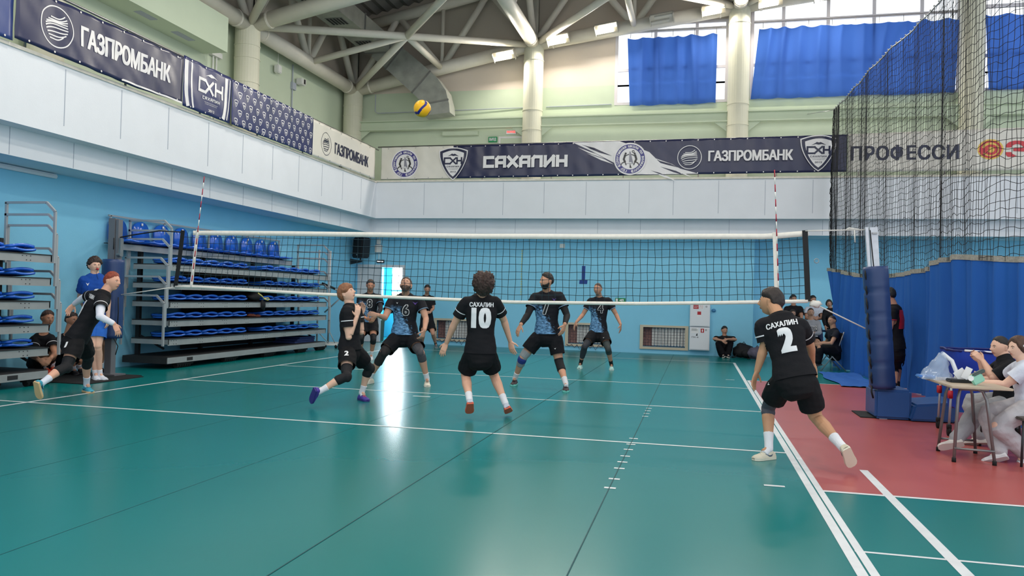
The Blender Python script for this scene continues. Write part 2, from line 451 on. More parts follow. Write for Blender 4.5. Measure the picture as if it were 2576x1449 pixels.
# I-beams between the columns
mb = MB()
for a, b in ((-2.6, 2.75), (3.33, 8.77), (9.35, 14.8), (15.4, 24)):
    mb.b2((a, 12.1, 6.68), (b, 12.32, 6.71)); mb.b2((a, 12.1, 6.95), (b, 12.32, 6.98)); mb.b2((a, 12.2, 6.7), (b, 12.22, 6.96))
    for x, s in ((a, 1), (b, -1)): mb.prism([(x, 12.2, 6.68), (x+s*.35, 12.2, 6.68), (x, 12.2, 6.4)], (0, .02, 0))
struct('gallery_girder', mb, GREEN)
# ---------------- space frame of the roof ----------------
def rtube(p, q, r, n=14):
    mb = MB(); mb.tube([p, q], r, n); o = struct('roof_tube', mb, TUBE)
    o.data.polygons.foreach_set('use_smooth', [len(p.vertices) == 4 for p in o.data.polygons])
def collar(p, q, r, t):
    p = V(p); q = V(q); d = (q-p).normalized(); mb = MB(); a = p+d*t; mb.tube([a, a+d*.05], r+.015, 16); struct('roof_collar', mb, TUBE)
XS = [-2.85, 3.04, 9.06, 15.1]; YS = [12.2, 6.1, 0.0]
P = lambda i, j: V((XS[i], YS[j], zc(XS[i])))
UP = V((0, 0, 2.0))
def truss(a, b, r=.2):
    m = (a+b)/2; t1 = a.lerp(b, .25)+UP; t2 = a.lerp(b, .75)+UP
    rtube(a, b, r); rtube(a+UP, b+UP, r*.85)
    for p, q in ((a, t1), (t1, m), (m, t2), (t2, b)): rtube(p, q, .1)
    rtube(m, m+UP, .06); rtube(a, a+UP, .13)
    collar(a, b, r, .55); collar(b, a, r, .55)
for j in range(3):
    for i in range(3): truss(P(i, j), P(i+1, j))
for i in range(4):
    for j in range(2): truss(P(i, j), P(i, j+1))
for i in range(3):
    for j in range(2):
        a, b, c, d = P(i, j), P(i+1, j), P(i, j+1), P(i+1, j+1)
        e = (b+c)/2; e2 = (a+d)/2
        rtube(b, c, .1); rtube(a, e, .1); rtube(e, d, .1)
        for m in [(a+b)/2]+([(a+c)/2] if i == 0 else []): rtube(m, e, .09)

# ---------------- corridor behind the door ----------------
GLOW = mat('bright_outdoor_pane', '#f4f8ff', emit='#f6fbff', estr=7.0)
GLOWY = mat('sunlit_foliage_pane', '#f3d890', emit='#f4dc9a', estr=1.1)
CYAN2 = mat('corridor_cyan', '#6fd0e6', rough=.5, var=.03)
mb = MB(); YB = 14.6
def cw(a, b, c, d): mb.face([a, b, c, d])
cw((-2.6, YF+.22, 0), (-2.6, YB, 0), (-2.6, YB, 2.7), (-2.6, YF+.22, 2.7))
cw((1.4, YF+.22, 0), (1.4, YB, 0), (1.4, YB, 2.7), (1.4, YF+.22, 2.7))
cw((-2.6, YF+.22, 2.7), (1.4, YF+.22, 2.7), (1.4, YB, 2.7), (-2.6, YB, 2.7))
panel(mb, lambda u, v, d: (u, YB+d, v), -2.6, 1.4, 0, 2.7, [(-2.35, -1.35, 1.02, 2.6)], .1)
struct('wall_corridor', mb, CYAN2)
mb = MB(); mb.b2((-2.35, YB+.06, 1.5), (-1.35, YB+.08, 2.6)); mb.mi = 1; mb.b2((-2.35, YB+.06, 1.02), (-1.35, YB+.08, 1.5))
mb.mi = 2; mb.b2((-2.35, YB+.02, 1.58), (-1.35, YB+.06, 1.63)); mb.b2((-1.9, YB+.02, 1.02), (-1.86, YB+.06, 2.6))
struct('window_4', mb, [GLOW, GLOWY, FRAMEW])
la = bpy.data.lights.new('corridor_daylight', 'AREA'); la.shape = 'RECTANGLE'; la.size = 1.0; la.size_y = 1.4; la.energy = 120; la.color = (.95, .98, 1)
lo = bpy.data.objects.new('corridor_daylight', la); col.objects.link(lo); lo.location = (-1.85, YB-.05, 1.85); lo.rotation_euler = (-PI/2, 0, 0)
# door: frame, closed left leaf, right leaf swung out into the corridor
DWHITE = mat('door_white', '#c9cdd2', rough=.45)
d = bpy.data.objects.new('door_1', None); col.objects.link(d); d.location = (-1.4, YF, 0); d['kind'] = 'structure'
mb = MB((-1.4, YF, 0))
for x in (-2.17, -.70): mb.b2((x, YF-.04, 0), (x+.08, YF+.1, 2.38))
mb.b2((-2.09, YF-.038, 2.3), (-.70, YF+.098, 2.378)); mb.build('door_frame', DWHITE, d)
mb = MB((-1.4, YF, 0)); mb.b2((-2.09, YF+.02, .01), (-1.42, YF+.06, 2.3)); mb.b2((-1.46, YF, .01), (-1.41, YF+.08, 2.3)); mb.build('door_leaf', DWHITE, d)
mb = MB((-1.4, YF, 0)); mb.b2((-.72, YF+.08, .01), (-.68, YF+.75, 2.3)); mb.build('door_leaf', DWHITE, d)
mb = MB((-1.4, YF, 0)); mb.bar((-1.5, YF-.02, 1.02), (-1.5, YF-.02, 1.14), .02); mb.bar((-1.5, YF-.02, 1.08), (-1.6, YF-.04, 1.08), .018); mb.build('door_handle', STEEL, d)
d2 = bpy.data.objects.new('door_2', None); col.objects.link(d2); d2.location = (2.33, YU, 4.76); d2['kind'] = 'structure'
mb = MB((2.33, YU, 4.76)); mb.b2((2.0, YU+.02, 4.78), (2.66, YU+.06, 6.38)); mb.build('door_leaf', mat('door_lilac', '#b9a9ad', rough=.5), d2)
mb = MB((2.33, YU, 4.76)); mb.b2((1.94, YU-.14, 4.78), (2.0, YU+.05, 6.46)); mb.b2((2.66, YU-.14, 4.78), (2.72, YU+.05, 6.46)); mb.b2((2.0, YU-.138, 6.4), (2.66, YU+.048, 6.458)); mb.build('door_frame', WHITE, d2)
mb = MB((2.33, YU, 4.76)); mb.bar((2.1, YU-.0, 6.2), (2.35, YU-.1, 6.26), .03); mb.bar((2.35, YU-.1, 6.26), (2.2, YU-.02, 6.33), .02); mb.build('door_closer', STEEL, d2)
# conduits on the upper walls
mb = MB(); mb.tube([(-2.2, YU-.13, 7.9), (-2.2, YU-.13, 7.36), (-2.1, YU-.14, 7.3), (2.7, YU-.02, 7.36)], .015, 6); mb.tube([(3.4, YU-.02, 7.36), (5.4, YU-.02, 7.38)], .015, 6)
struct('trim_2', mb, JOINT)
mb = MB(); mb.tube([(XU+.03, 8.95, 7.9), (XU+.03, 8.95, 5.0)], .018, 6); mb.b2((XU, 8.9, 7.2), (XU+.07, 9.1, 7.4)); struct('trim_3', mb, JOINT)
mb = MB(); mb.tube([(XU+.04, 5.35, 8.6), (XU+.04, 5.35, 5.0)], .02, 6); mb.tube([(XU+.04, 5.22, 8.6), (XU+.04, 5.22, 5.0)], .02, 6); mb.b2((XU, 5.1, 7.0), (XU+.1, 5.5, 7.12)); struct('trim_4', mb, WHITE)
mb = MB(); mb.tube([(XL+.03, -14, 3.25), (XL+.03, -.35, 3.25)], .04, 6); struct('trim_5', mb, PALE)

# ---------------- lamps ----------------
TUBEGLOW = mat('lamp_glass_lit', '#fff8e6', emit='#fff4d8', estr=14)
TUBEOFF = mat('lamp_glass_off', '#b9b6ae', rough=.3)
HOUS = mat('lamp_housing', '#b9b4aa', rough=.45, metal=.3)
def floodlight(x, y, z, tilt, label, lit=True, group='floodlights along the far roof tube', face=V((0, -.55, -.83))):
    t = thing('floodlight', label, 'lamp', (x, y, z), 0, group)
    L = .62; X = V((math.cos(tilt), 0, math.sin(tilt))); F = face.normalized(); Y = F.cross(X).normalized()
    mb = MB(); mb.box(-F*.05, (L+.06, .34, .07), (X, Y, F), .01)
    for s in (-1, 1): mb.box(X*(s*(L/2+.02))-F*.0, (.02, .34, .1), (X, Y, F))
    mb.build('lamp_housing', HOUS, t)
    for s in (-1, 1):
        mb = MB(); mb.box(Y*(s*.08)+F*.0+X*(.06*s), (L*.86, .1, .05), (X, Y, F), .012); mb.build('lamp_tube', TUBEGLOW if lit else TUBEOFF, t)
    mb = MB(); mb.bar(-F*.08, V((0, .25, .12)), .04); mb.build('lamp_bracket', HOUS, t)
    if lit:
        l = bpy.data.lights.new('lamp_light', 'AREA'); l.shape = 'RECTANGLE'; l.size = .6; l.size_y = .3; l.energy = LAMP_W*(.75 if group.endswith('tube') else 1); l.color = (1.0, .94, .84)
        lo = bpy.data.objects.new('lamp_light', l); col.objects.link(lo); lo.parent = t
        lo.matrix_local = M(((X.x, -Y.x, -F.x, 0), (X.y, -Y.y, -F.y, 0), (X.z, -Y.z, -F.z, 0), (0, 0, 0, 1))) @ M.Translation((0, 0, -.05))
    return t
LL = [(2.2, 8.72, 'lit double tube floodlight hanging lowest, left of the nearer column'), (3.85, 9.12, 'lit floodlight just right of the column top, under the roof tube'), (5.275, 9.375, 'lit floodlight above the left edge of the curtained window'),
      (6.876, 9.577, 'switched off floodlight among the lit ones above the window'), (8.32, 9.745, 'lit floodlight next to the right hand column'), (9.86, 9.88, 'lit floodlight at the top edge right of the second column'), (11.34, 9.985, 'lit floodlight rightmost at the top edge of the picture')]
for x, z, lb in LL: floodlight(x, 11.8, z+.05, .14, lb, 'off' not in lb)
for i, (x, y) in enumerate(((1, 4), (5, 4), (9, 4), (13, 3), (1, -2), (5, -2), (9, -2), (1, -8), (5, -8), (9, -8), (13, -6))):
    floodlight(x, y, zc(x)-.3, 0, 'roof floodlight over the court', True, 'floodlights over the court', V((0, 0, -1)))
# ---------------- bleachers ----------------
SEATB = mat('seat_blue', '#1c62cc', rough=.22, spec=.6, coat=.3)
ALU = mat('bleacher_metal', '#a3a5a6', rough=.45, metal=.35, var=.07, vscale=5)
DARKM = mat('bleacher_dark', '#232427', rough=.7)
RAILM = mat('rail_grey', '#a9adb1', rough=.4, metal=.3)
TAGW = mat('tag_white', '#e8e8ea', rough=.5)
def bleacher(y0, y1, label, ys_folded, ys_back, ends):
    T = thing('bleacher', label, 'bleacher seating', (-1.7, (y0+y1)/2, 0), 0, 'retractable bleachers along the left wall')
    O = (-1.7, (y0+y1)/2, 0)
    mb = MB(O); mb.b2((-2.15, y0, .2), (-1.21, y1, .225)); mb.b2((-2.15, y0, .1), (-2.12, y1, .2)); mb.b2((-2.15, y0-.005, .1), (-1.22, y0+.02, .2)); mb.b2((-2.15, y1-.02, .1), (-1.22, y1+.005, .2))
    mb.build('base_deck', DARKM, T)
    mb = MB(O); mb.b2((-1.215, y0, .105), (-1.2, y1, .212))
    mb.mi = 1; yq = y0+.55 if ends[0] else y1-.7
    mb.b2((-1.2, yq, .13), (-1.196, yq+.17, .19)); mb.build('fascia', [ALU, DARKM], T)
    for k in range(int((y1-y0)/1.5)+1):
        y = min(y0+.35+1.5*k, y1-.3)
        mb = MB(O)
        for q in range(6): mb.tube([(-1.3, y+q*.07, .05), (-1.3, y+q*.07+.045, .05)], .05, 12)
        mb.b2((-1.36, y-.03, .06), (-1.24, y+.45, .12)); mb.build('castor', RUBBER, T)
    for i in range(5):
        zb = .433+.339*i
        mb = MB(O); mb.b2((-1.98, y0+.005, zb+.107), (-1.19, y1-.005, zb+.122)); mb.build('tier_deck', DARKM, T)
        mb = MB(O); mb.b2((-1.215, y0, zb), (-1.2, y1, zb+.107)); mb.b2((-1.98, y0, zb+.02), (-1.2, y0+.02, zb+.105)); mb.b2((-1.98, y1-.02, zb+.02), (-1.2, y1, zb+.105))
        mb.mi = 1
        y = y0+.08
        while y < y1-.1:
            for dy, dz in ((0, .085), (.07, .085), (.14, .085), (.07, .025), (.14, .025)): mb.box((-1.199, y+dy, zb+dz), (.004, .014, .012))
            y += .78
        mb.build('fascia', [ALU, DARKM], T)
        for y in ys_folded:
            o = mesh_obj('folded_seat', SEAT_ME, [], T); o.location = V((-1.52, y, zb+.122))-V(O)
            b = mesh_obj('backrest', BACKF_ME, [], o)
    zb = 2.13
    mb = MB(O); mb.b2((-1.915, y0-.55*(ends[0]), zb), (-1.9, y1-.55*(ends[1]), zb+.107)); mb.mi = 1; mb.b2((-2.2, y0-.5*ends[0], zb+.107), (-1.89, y1-.55, zb+.12)); mb.build('fascia', [ALU, DARKM], T)
    for y in ys_back:
        o = mesh_obj('seat', SEAT_ME, [], T); o.location = V((-2.0, y, zb+.12))-V(O)
        b = mesh_obj('backrest', BACKU_ME, [], o); l = mesh_obj('seat_number', TAG_ME, [], o)
    # back frame and rails
    for y in [y0+.25+k*1.9 for k in range(int((y1-y0)/1.9)+1)]:
        mb = MB(O); mb.b2((-2.1, y, 0.2), (-2.02, y+.06, 2.15)); mb.bar((-2.05, y+.03, .6), (-1.5, y+.03, .35), .03); mb.build('frame_post', DARKM, T)
    mb = MB(O); mb.b2((-2.12, y0+1.6, .25), (-2.1, y1-.9, 2.0)); mb.build('back_shade_sheet', DARKM, T)  # dark sheet stands in for the shade behind the tiers
    mb = MB(O); mb.bar((-2.16, y0-.45*ends[0], 2.74), (-2.16, y1-.75*ends[1], 2.74), .03)
    y = y0-.4*ends[0]
    while y < y1-.6: mb.bar((-2.16, y, 2.13), (-2.16, y, 2.74), .03); y += 1.45
    mb.build('back_rail', RAILM, T)
    for s, ye, on_ in ((-1, y0, ends[0]), (1, y1, ends[1])):
        if not on_: continue
        for i in range(5):
            zb = .433+.339*i; y = ye+s*(.02+.037*(4-i)); top = zb+.90
            mb = MB(O)
            pts = [(-1.185, y, zb), (-1.185, y, zb+.76), (-1.34, y, top), (-2.08, y, top)]
            for p, q in zip(pts, pts[1:]): mb.bar(p, q, .034)
            if i == 4: mb.bar((-1.185, y, zb+.62), (-1.3, y, zb+.72), .03); mb.bar((-1.3, y, zb+.72), (-2.08, y, zb+.72), .034)
            mb.bar((-2.06, y, zb), (-2.06, y, top), .034)
            mb.build('guard_rail', RAILM, T)
    return T
def _sm(mb, name, m):
    bmesh.ops.recalc_face_normals(mb.bm, faces=mb.bm.faces[:]); me = bpy.data.meshes.new(name); mb.bm.to_mesh(me); mb.bm.free(); me.materials.append(m)
    me.polygons.foreach_set('use_smooth', [True]*len(me.polygons)); return me
def _pan(z0, dz, x0, x1, wd, lift):
    mb = MB()
    def f(u, v, t):
        x = x0+(x1-x0)*u; y = (v-.5)*wd*(1-.25*abs(2*u-1)**4)
        z = z0+lift*(2*v-1)**2+.02*u+(dz if t else 0)-.015*math.sin(PI*u)
        return (x, y, z)
    a = [[mb.v(f(i/8, j/10, 1)) for j in range(11)] for i in range(9)]; b = [[mb.v(f(i/8, j/10, 0)) for j in range(11)] for i in range(9)]
    for i in range(8):
        for j in range(10): mb.fv([a[i][j], a[i+1][j], a[i+1][j+1], a[i][j+1]]); mb.fv([b[i][j], b[i][j+1], b[i+1][j+1], b[i+1][j]])
    for i in range(8): mb.fv([a[i][0], b[i][0], b[i+1][0], a[i+1][0]]); mb.fv([a[i][10], a[i+1][10], b[i+1][10], b[i][10]])
    for j in range(10): mb.fv([a[0][j], a[0][j+1], b[0][j+1], b[0][j]]); mb.fv([a[8][j], b[8][j], b[8][j+1], a[8][j+1]])
    return mb
SEAT_ME = _sm(_pan(.01, .03, -.2, .27, .46, .018), 'folded_seat', SEATB)
BACKF_ME = _sm(_pan(.085, .035, -.22, .24, .47, -.022), 'backrest', SEATB)
def _upright():
    mb = MB(); prof = []
    for i in range(25):
        a = PI*i/24; prof.append((.215*math.cos(a), .22+.17*math.sin(a)))
    prof = [(.235, 0)]+prof+[(-.235, 0)]
    f = lambda y, z, d: (-.13-.10*z+d-.25*y*y*2, y, z+.06)
    n = len(prof); a = [mb.v(f(y, z, .03)) for y, z in prof]; b = [mb.v(f(y, z, -.01)) for y, z in prof]
    for i in range(n): mb.fv([a[i], a[(i+1) % n], b[(i+1) % n], b[i]])
    for i in range(n//2): 
        for vs in ((a, 1), (b, -1)):
            q = [vs[0][i], vs[0][i+1], vs[0][n-2-i], vs[0][n-1-i]]; q = list(dict.fromkeys(q))
            if len(q) > 2: mb.fv(q)
    return mb
BACKU_ME = _sm(_upright(), 'backrest', SEATB)
_t = MB(); _t.box((-.128, 0, .40), (.012, .04, .05)); TAG_ME = _sm(_t, 'seat_number', TAGW)
B1 = bleacher(-7.5, -1.44, 'grey bleacher with blue folded seats cut off by the left edge of the picture', [-1.85-.52*k for k in range(5)], [-2.2-.57*k for k in range(3)], (0, 1))
B2 = bleacher(1.24, 7.4, 'long grey bleacher with ten upright blue seats on its top row', [1.62+.51*k for k in range(5)]+[4.75+.55*k for k in range(5)], [1.03+.596*k for k in range(10)], (1, 1))
mb = MB(); mb.b2((-2.2, .05, 0.0), (-.9, .2, .012)); mb.b2((-2.2, -1.2, 0), (-.75, .05, .012)); single('rubber_mat', mb, RUBBER, 'thin black rubber mat under the left net post', 'mat')
# things left on the bleacher
def noise_blob(mb, c, r, seed, n=14, amp=.3, sx=1, sy=1, sz=1):
    m2 = len(mb.bm.verts); mb.sphere(c, 1, n)
    mb.bm.verts.ensure_lookup_table()
    for v in list(mb.bm.verts)[m2:]:
        d = v.co-(V(c)-mb.off); k = 1+amp*noise.noise(d*1.7+V((seed, seed*.3, 0)))
        v.co = (V(c)-mb.off)+V((d.x*r*sx*k, d.y*r*sy*k, d.z*r*sz*k))
BAGB = mat('bag_black', '#15161a', rough=.75, var=.2, vscale=10)
t = thing('drawstring_bag', 'black bag with pale yellow cord hanging over the bleacher edge', 'bag', (-1.3, 4.25, 1.15))
mb = MB((-1.3, 4.25, 1.15)); noise_blob(mb, (-1.35, 4.22, 1.35), .2, 3, 16, .5, .7, 1.1, .6); noise_blob(mb, (-1.18, 4.35, 1.17), .1, 5, 12, .5, .35, .9, 1.2); mb.build('bag_body', BAGB, t, True)
mb = MB((-1.3, 4.25, 1.15)); mb.tube([(-1.16, 4.1, 1.42), (-1.13, 4.2, 1.36), (-1.12, 4.3, 1.29), (-1.12, 4.42, 1.27), (-1.12, 4.5, 1.29), (-1.13, 4.46, 1.32), (-1.14, 4.3, 1.31)], .012, 6); mb.build('drawcord', mat('cord_yellow', '#c9c06a', rough=.7), t, True)
mb = MB(); noise_blob(mb, (-1.4, 4.25, 0.93), .1, 9, 12, .5, .7, 1.7, .35); noise_blob(mb, (-1.38, 4.48, .92), .08, 4, 12, .5, .6, 1.4, .35)
single('folded_garment', mb, mat('cloth_rust', '#7a4334', rough=.85, var=.25, vscale=25), 'crumpled reddish brown garment lying between the blue seats', 'clothing', smooth=True)
mb = MB()
for k in range(3): mb.b2((-1.95+.02*k, 6.1+.1*k, .228+.05*k), (-1.35+.01*k, 7.1, .272+.05*k), .008)
single('gym_mat', mb, mat('mat_indigo', '#2c3a6e', rough=.7, var=.15), 'stack of dark blue mats on the lowest bleacher deck', 'mat')
# wheeled frame beside the bleacher
t = thing('wheeled_stand', 'white tubular stand on castors beside the far bleacher end', 'stand', (-1.62, 8.3, 0)); O = (-1.62, 8.3, 0)
mb = MB(O); mb.bar((-1.85, 7.9, .1), (-1.25, 8.2, .1), .06, .05); mb.bar((-2.05, 8.7, .1), (-1.45, 8.9, .1), .06, .05); mb.build('base_bar', WHITE, t)
for x, y in ((-1.75, 8.0), (-1.6, 8.35)):
    mb = MB(O); mb.tube([(x, y, .12), (x, y, 2.6)], .025, 10); mb.build('upright', RAILM, t, True)
for pts, r_, nm in (([(-1.75, 8.0, .45), (-1.45, 8.1, .13)], .012, 'brace'), ([(-1.6, 8.35, .5), (-1.4, 8.35, .13)], .012, 'brace'), ([(-1.7, 8.02, 1.7), (-1.25, 8.1, 1.55), (-1.15, 8.12, 1.35), (-1.6, 8.1, .95)], .02, 'curved_handle')):
    mb = MB(O); mb.tube(pts, r_, 7); mb.build(nm, RAILM, t, True)
mb = MB(O); mb.tube([(-1.66, 8.03, 1.72), (-1.3, 8.08, 1.58)], .03, 8); mb.build('grip', RUBBER, t, True)
for x, y in ((-1.28, 8.18), (-1.5, 8.88)):
    mb = MB(O); mb.tube([(x-.02, y, .05), (x+.02, y, .05)], .05, 12); mb.build('castor', RUBBER, t, True)

# ---------------- volleyball net, posts, antennae ----------------
CORD = mat('net_cord', '#15323c', rough=.8); TAPE = mat('net_tape', '#e3dfd6', rough=.6, var=.05, vscale=20); STRAPB = mat('strap_black', '#16181a', rough=.7)
NAVYV = mat('pad_navy', '#263d6b', rough=.4, spec=.45, bump=.25, bscale=7); ROPEW = mat('rope_white', '#d5d3cd', rough=.8)
N = thing('volleyball_net', 'long volleyball net with white tapes stretched across the court', 'net', (4.6, 0, 1.4)); O = (4.6, 0, 1.4)
def lerp_list(x, L):
    for (a, za), (b, zb) in zip(L, L[1:]):
        if x <= b: return za+(zb-za)*(x-a)/(b-a)
    return L[-1][1]
ZT = [(-.06, 2.40), (.2, 2.40), (1.64, 2.403), (3.63, 2.389), (4.76, 2.381), (6.64, 2.384), (8.29, 2.40), (9.0, 2.404), (9.45, 2.45)]
ZB = [(-.17, 1.49), (.13, 1.503), (.98, 1.477), (2.35, 1.434), (4.3, 1.409), (5.4, 1.39), (7.2, 1.416), (8.3, 1.456), (9.1, 1.492), (9.5, 1.51)]
def netp(s, t):
    xb = -.165+s*9.665; xt = -.06+s*9.506
    x = xb+(xt-xb)*t; zb = lerp_list(xb, ZB); zt = lerp_list(xt, ZT)
    return V((x, .012*math.sin(s*23+t*3), zb+(zt-zb)*t))
mb = MB(O)
for i in range(97): mb.tube([netp(i/96, j/9)+V((.006*math.sin(i*2.1+j), 0, 0)) for j in range(10)], .0036, 4)
for j in range(1, 9): mb.tube([netp(i/96, j/9+.004*math.sin(i*1.3+j)) for i in range(97)], .0036, 4)
mb.build('net_mesh', CORD, N, True)
mb = MB(O)
def tape(fn, hh, th=.006):
    pr = None
    for i in range(49):
        p = fn(i/48); q = [mb.v(p+V((0, -th, -hh))), mb.v(p+V((0, -th, 0))), mb.v(p+V((0, th, 0))), mb.v(p+V((0, th, -hh)))]
        if pr:
            for k in range(4): mb.fv([pr[k], pr[(k+1) % 4], q[(k+1) % 4], q[k]])
        pr = q
tape(lambda s: netp(.02+s*.985, 1)+V((0, 0, .005)), .075); mb.build('top_tape', TAPE, N, True)
mb = MB(O); mb.tube([netp(i/48, 0) for i in range(49)], .026, 10); mb.build('bottom_tape', TAPE, N, True)
for s, w_ in ((.0295, .05), (.959, .05)):
    mb = MB(O); mb.bar(netp(s, 0)+V((0, -.012, -.02)), netp(s, 1)+V((0, -.012, .02)), w_, .008, up=(0, 1, 0)); mb.build('side_band', TAPE, N)
for s in (.0, 1.0):
    mb = MB(O); P4 = [netp(s, t)+V((0, -.01, 0)) for t in (0, .33, .66, 1)]
    for p, q in zip(P4, P4[1:]): mb.bar(p, q+(q-p)*.03, .07, .01, up=(0, 1, 0))
    mb.build('end_strap', STRAPB, N)
mb = MB(O); mb.tube([(-.08, 0, 2.38), (-.5, 0, 2.40), (-1.0, 0, 2.33), (-1.34, 0, 2.27)], .011, 6); mb.tube([(-1.28, -.1, 2.27), (-1.28, -.1, 2.08)], .008, 6); mb.build('tension_cord', STRAPB, N, True)
mb = MB(O); mb.tube([(9.45, 0, 2.45), (9.6, 0, 2.455), (10.24, 0, 2.47)], .009, 6); mb.tube([(-.17, 0, 1.49), (-1.33, 0, 1.32)], .009, 6); mb.tube([(9.5, 0, 1.51), (9.62, 0, 1.46), (10.22, 0, 1.17)], .010, 6); mb.tube([(9.95, 0, 2.46), (10.0, 0, 2.49), (10.12, 0, 2.47)], .012, 6); mb.tube([(10.06, -.02, 2.46), (10.07, -.02, 2.3)], .009, 6); mb.build('guy_rope', ROPEW, N, True)
mb = MB(O); noise_blob(mb, (9.60, 0, 1.475), .07, 2, 12, .6, 1, .6, .7); mb.build('rope_knot', ROPEW, N, True)
mb = MB(O); mb.tube([(9.6+.03*math.cos(a*PI/4), 0, 2.05+.03*math.sin(a*PI/4)) for a in range(8)], .005, 5, closed=True); mb.build('strap_ring', STEEL, N, True)
RED_ = mat('antenna_red', '#a8213a', rough=.4)
def antenna(s, label):
    p0 = netp(s, -.02)+V((0, -.022, 0)); d = (netp(s, 1)-netp(s, 0)).normalized()
    t = thing('net_antenna', label, 'antenna', p0, 0, 'striped antennae on the net')
    for k in range(18):
        mb = MB(p0); mb.tube([p0+d*(.1*k), p0+d*(.1*k+.1)], .0075, 8)
        mb.build('stripe', RED_ if k % 2 else WHITE, t, True)
    return t
antenna(.0305, 'red and white antenna on the left end of the net'); antenna(.962, 'red and white antenna on the right end of the net')
def pad_mesh(a, b, r, segs, off):
    mb = MB(off); a = V(a); b = V(b); rings = []
    N_ = segs*8; d = (b-a).normalized(); X = V((1, 0, 0)); X = (X-d*X.dot(d)).normalized(); Y = d.cross(X)
    for i in range(N_+1):
        t = i/N_; ph = (t*segs) % 1; pin = .06*math.exp(-((min(ph, 1-ph))/.06)**2)*(1 if 0 < i < N_ else .6)
        ring = []
        for k in range(24):
            an = 2*PI*k/24; side = .5+.5*math.cos(an-PI)
            rr = r*(1-pin*(.4+1.6*side)+.015*noise.noise(V((k*.7, i*.5, r))))
            ring.append(mb.v(a+(b-a)*t+X*(rr*math.cos(an))+Y*(rr*math.sin(an))))
        rings.append(ring)
    for p, q in zip(rings, rings[1:]): mb.skin(p, q)
    mb.cap(rings[0]); mb.cap(rings[-1], True); return mb
PADB = mat('pad_blue', '#1f4d88', rough=.4, spec=.45, bump=.2, bscale=6)
POSTG = mat('post_grey', '#77777c', rough=.45, metal=.4); POSTL = mat('post_light', '#c5c8cf', rough=.4, metal=.35, var=.08, vscale=12)
t = thing('net_post', 'grey left net post with navy padding in front of the bleacher', 'post', (-1.36, 0, 0), 0, 'net posts'); O = (-1.36, 0, 0)
mb = MB(O); mb.b2((-1.43, -.06, .012), (-1.30, .06, 2.6), .006); mb.b2((-1.29, -.05, 1.9), (-1.24, .05, 2.58)); mb.build('pole', POSTG, t)
mb = MB(O); mb.b2((-1.52, -.13, .012), (-1.16, .13, .035)); mb.build('base_plate', POSTG, t)
mb = MB(O); mb.box((-1.22, -.01, 2.12), (.05, .07, .3)); mb.tube([(-1.24, -.06, 2.0), (-1.17, -.06, 2.0)], .03, 10); mb.build('winch', STEEL, t)
pad_mesh((-1.36, 0, .62), (-1.36, 0, 1.92), .172, 3, O).build('pad', NAVYV, t, True)
mb = MB(O); mb.tube([(-1.16, -.1, 1.3), (-1.14, -.11, 1.05), (-1.16, -.1, .8)], .008, 5); mb.tube([(-1.2, -.12, .62), (-1.12, -.12, .5), (-1.16, -.12, .36)], .008, 5); mb.build('tie_cord', STRAPB, t, True)
t = thing('net_post', 'light grey right net post in a tall navy pad', 'post', (10.4, 0, 0), 0, 'net posts'); O = (10.4, 0, 0)
mb = MB(O); mb.bar((10.45, 0, .0), (10.29, 0, 2.5), .095, .1, up=(0, 1, 0)); mb.build('pole', POSTL, t)
mb = MB(O); mb.bar((10.31, -.02, 1.2), (10.205, -.02, 2.5), .035, .06, up=(0, 1, 0)); mb.mi = 1; mb.bar((10.35, -.055, 1.5), (10.245, -.055, 2.46), .012, .004, up=(0, 1, 0)); mb.build('sliding_rail', [POSTL, RUBBER], t)
pad_mesh((10.445, 0, .40), (10.325, 0, 1.985), .158, 5, O).build('pad', NAVYV, t, True)
mb = MB(O)
for k in range(9): mb.tube([(10.2+.013*k+.01*math.sin(k*2), -.06, 1.95-.19*k), (10.19+.013*k, -.09, 1.87-.19*k), (10.215+.013*k, -.07, 1.79-.19*k)], .012, 6)
mb.build('lacing', STRAPB, t, True)
mb = MB(O); mb.box((10.56, .22, .2), (.44, .62, .38), bev=.03); mb.build('base_pad', PADB, t)
mb = MB(O); mb.prism([(10.74, -.16, .012), (11.3, -.1, .012), (11.34, -.1, .27), (10.8, -.16, .22)], (0, .75, 0)); bmesh.ops.bevel(mb.bm, geom=mb.bm.edges[:], offset=.025, segments=2, affect='EDGES'); mb.build('base_pad', PADB, t)
mb = MB(O); mb.b2((10.18, -.02, .0005), (11.3, .6, .014)); mb.build('base_plate', RUBBER, t)
mb = MB(O); mb.box((10.30, -.05, 2.42), (.06, .06, .02)); mb.build('top_hook', STEEL, t)

# ---------------- ball in the air ----------------
BY = mat('ball_yellow', '#f3b416', rough=.4, bump=.1, bscale=120); BB = mat('ball_blue', '#1b1f77', rough=.4, bump=.1, bscale=120)
c = V((4.75, -2.1, 3.73)); t = thing('volleyball', 'yellow and blue volleyball in the air above the net', 'ball', c-V((0, 0, .105)))
mb = MB(c-V((0, 0, .105)))
mb.sphere(c, .105, 84); o = mb.build('ball_cover', [BY, BB], t, True)
Q = V((-.48, -.80, .42)).normalized(); A = V((0, 0, 1))-Q*Q.z; A.normalize()
for p in o.data.polygons:
    n = (V(p.center)-V((0, 0, .105))).normalized(); a = n.angle(Q)
    b = n.angle(V((.75, -.5, .45)).normalized())
    wob = .10*math.sin(2.2*math.atan2(n.dot(A.cross(Q)), n.dot(A)))+.04*math.sin(5*n.z)
    if .98+wob < a < 1.28+wob or 2.3+wob < a < 2.5+wob: p.material_index = 1
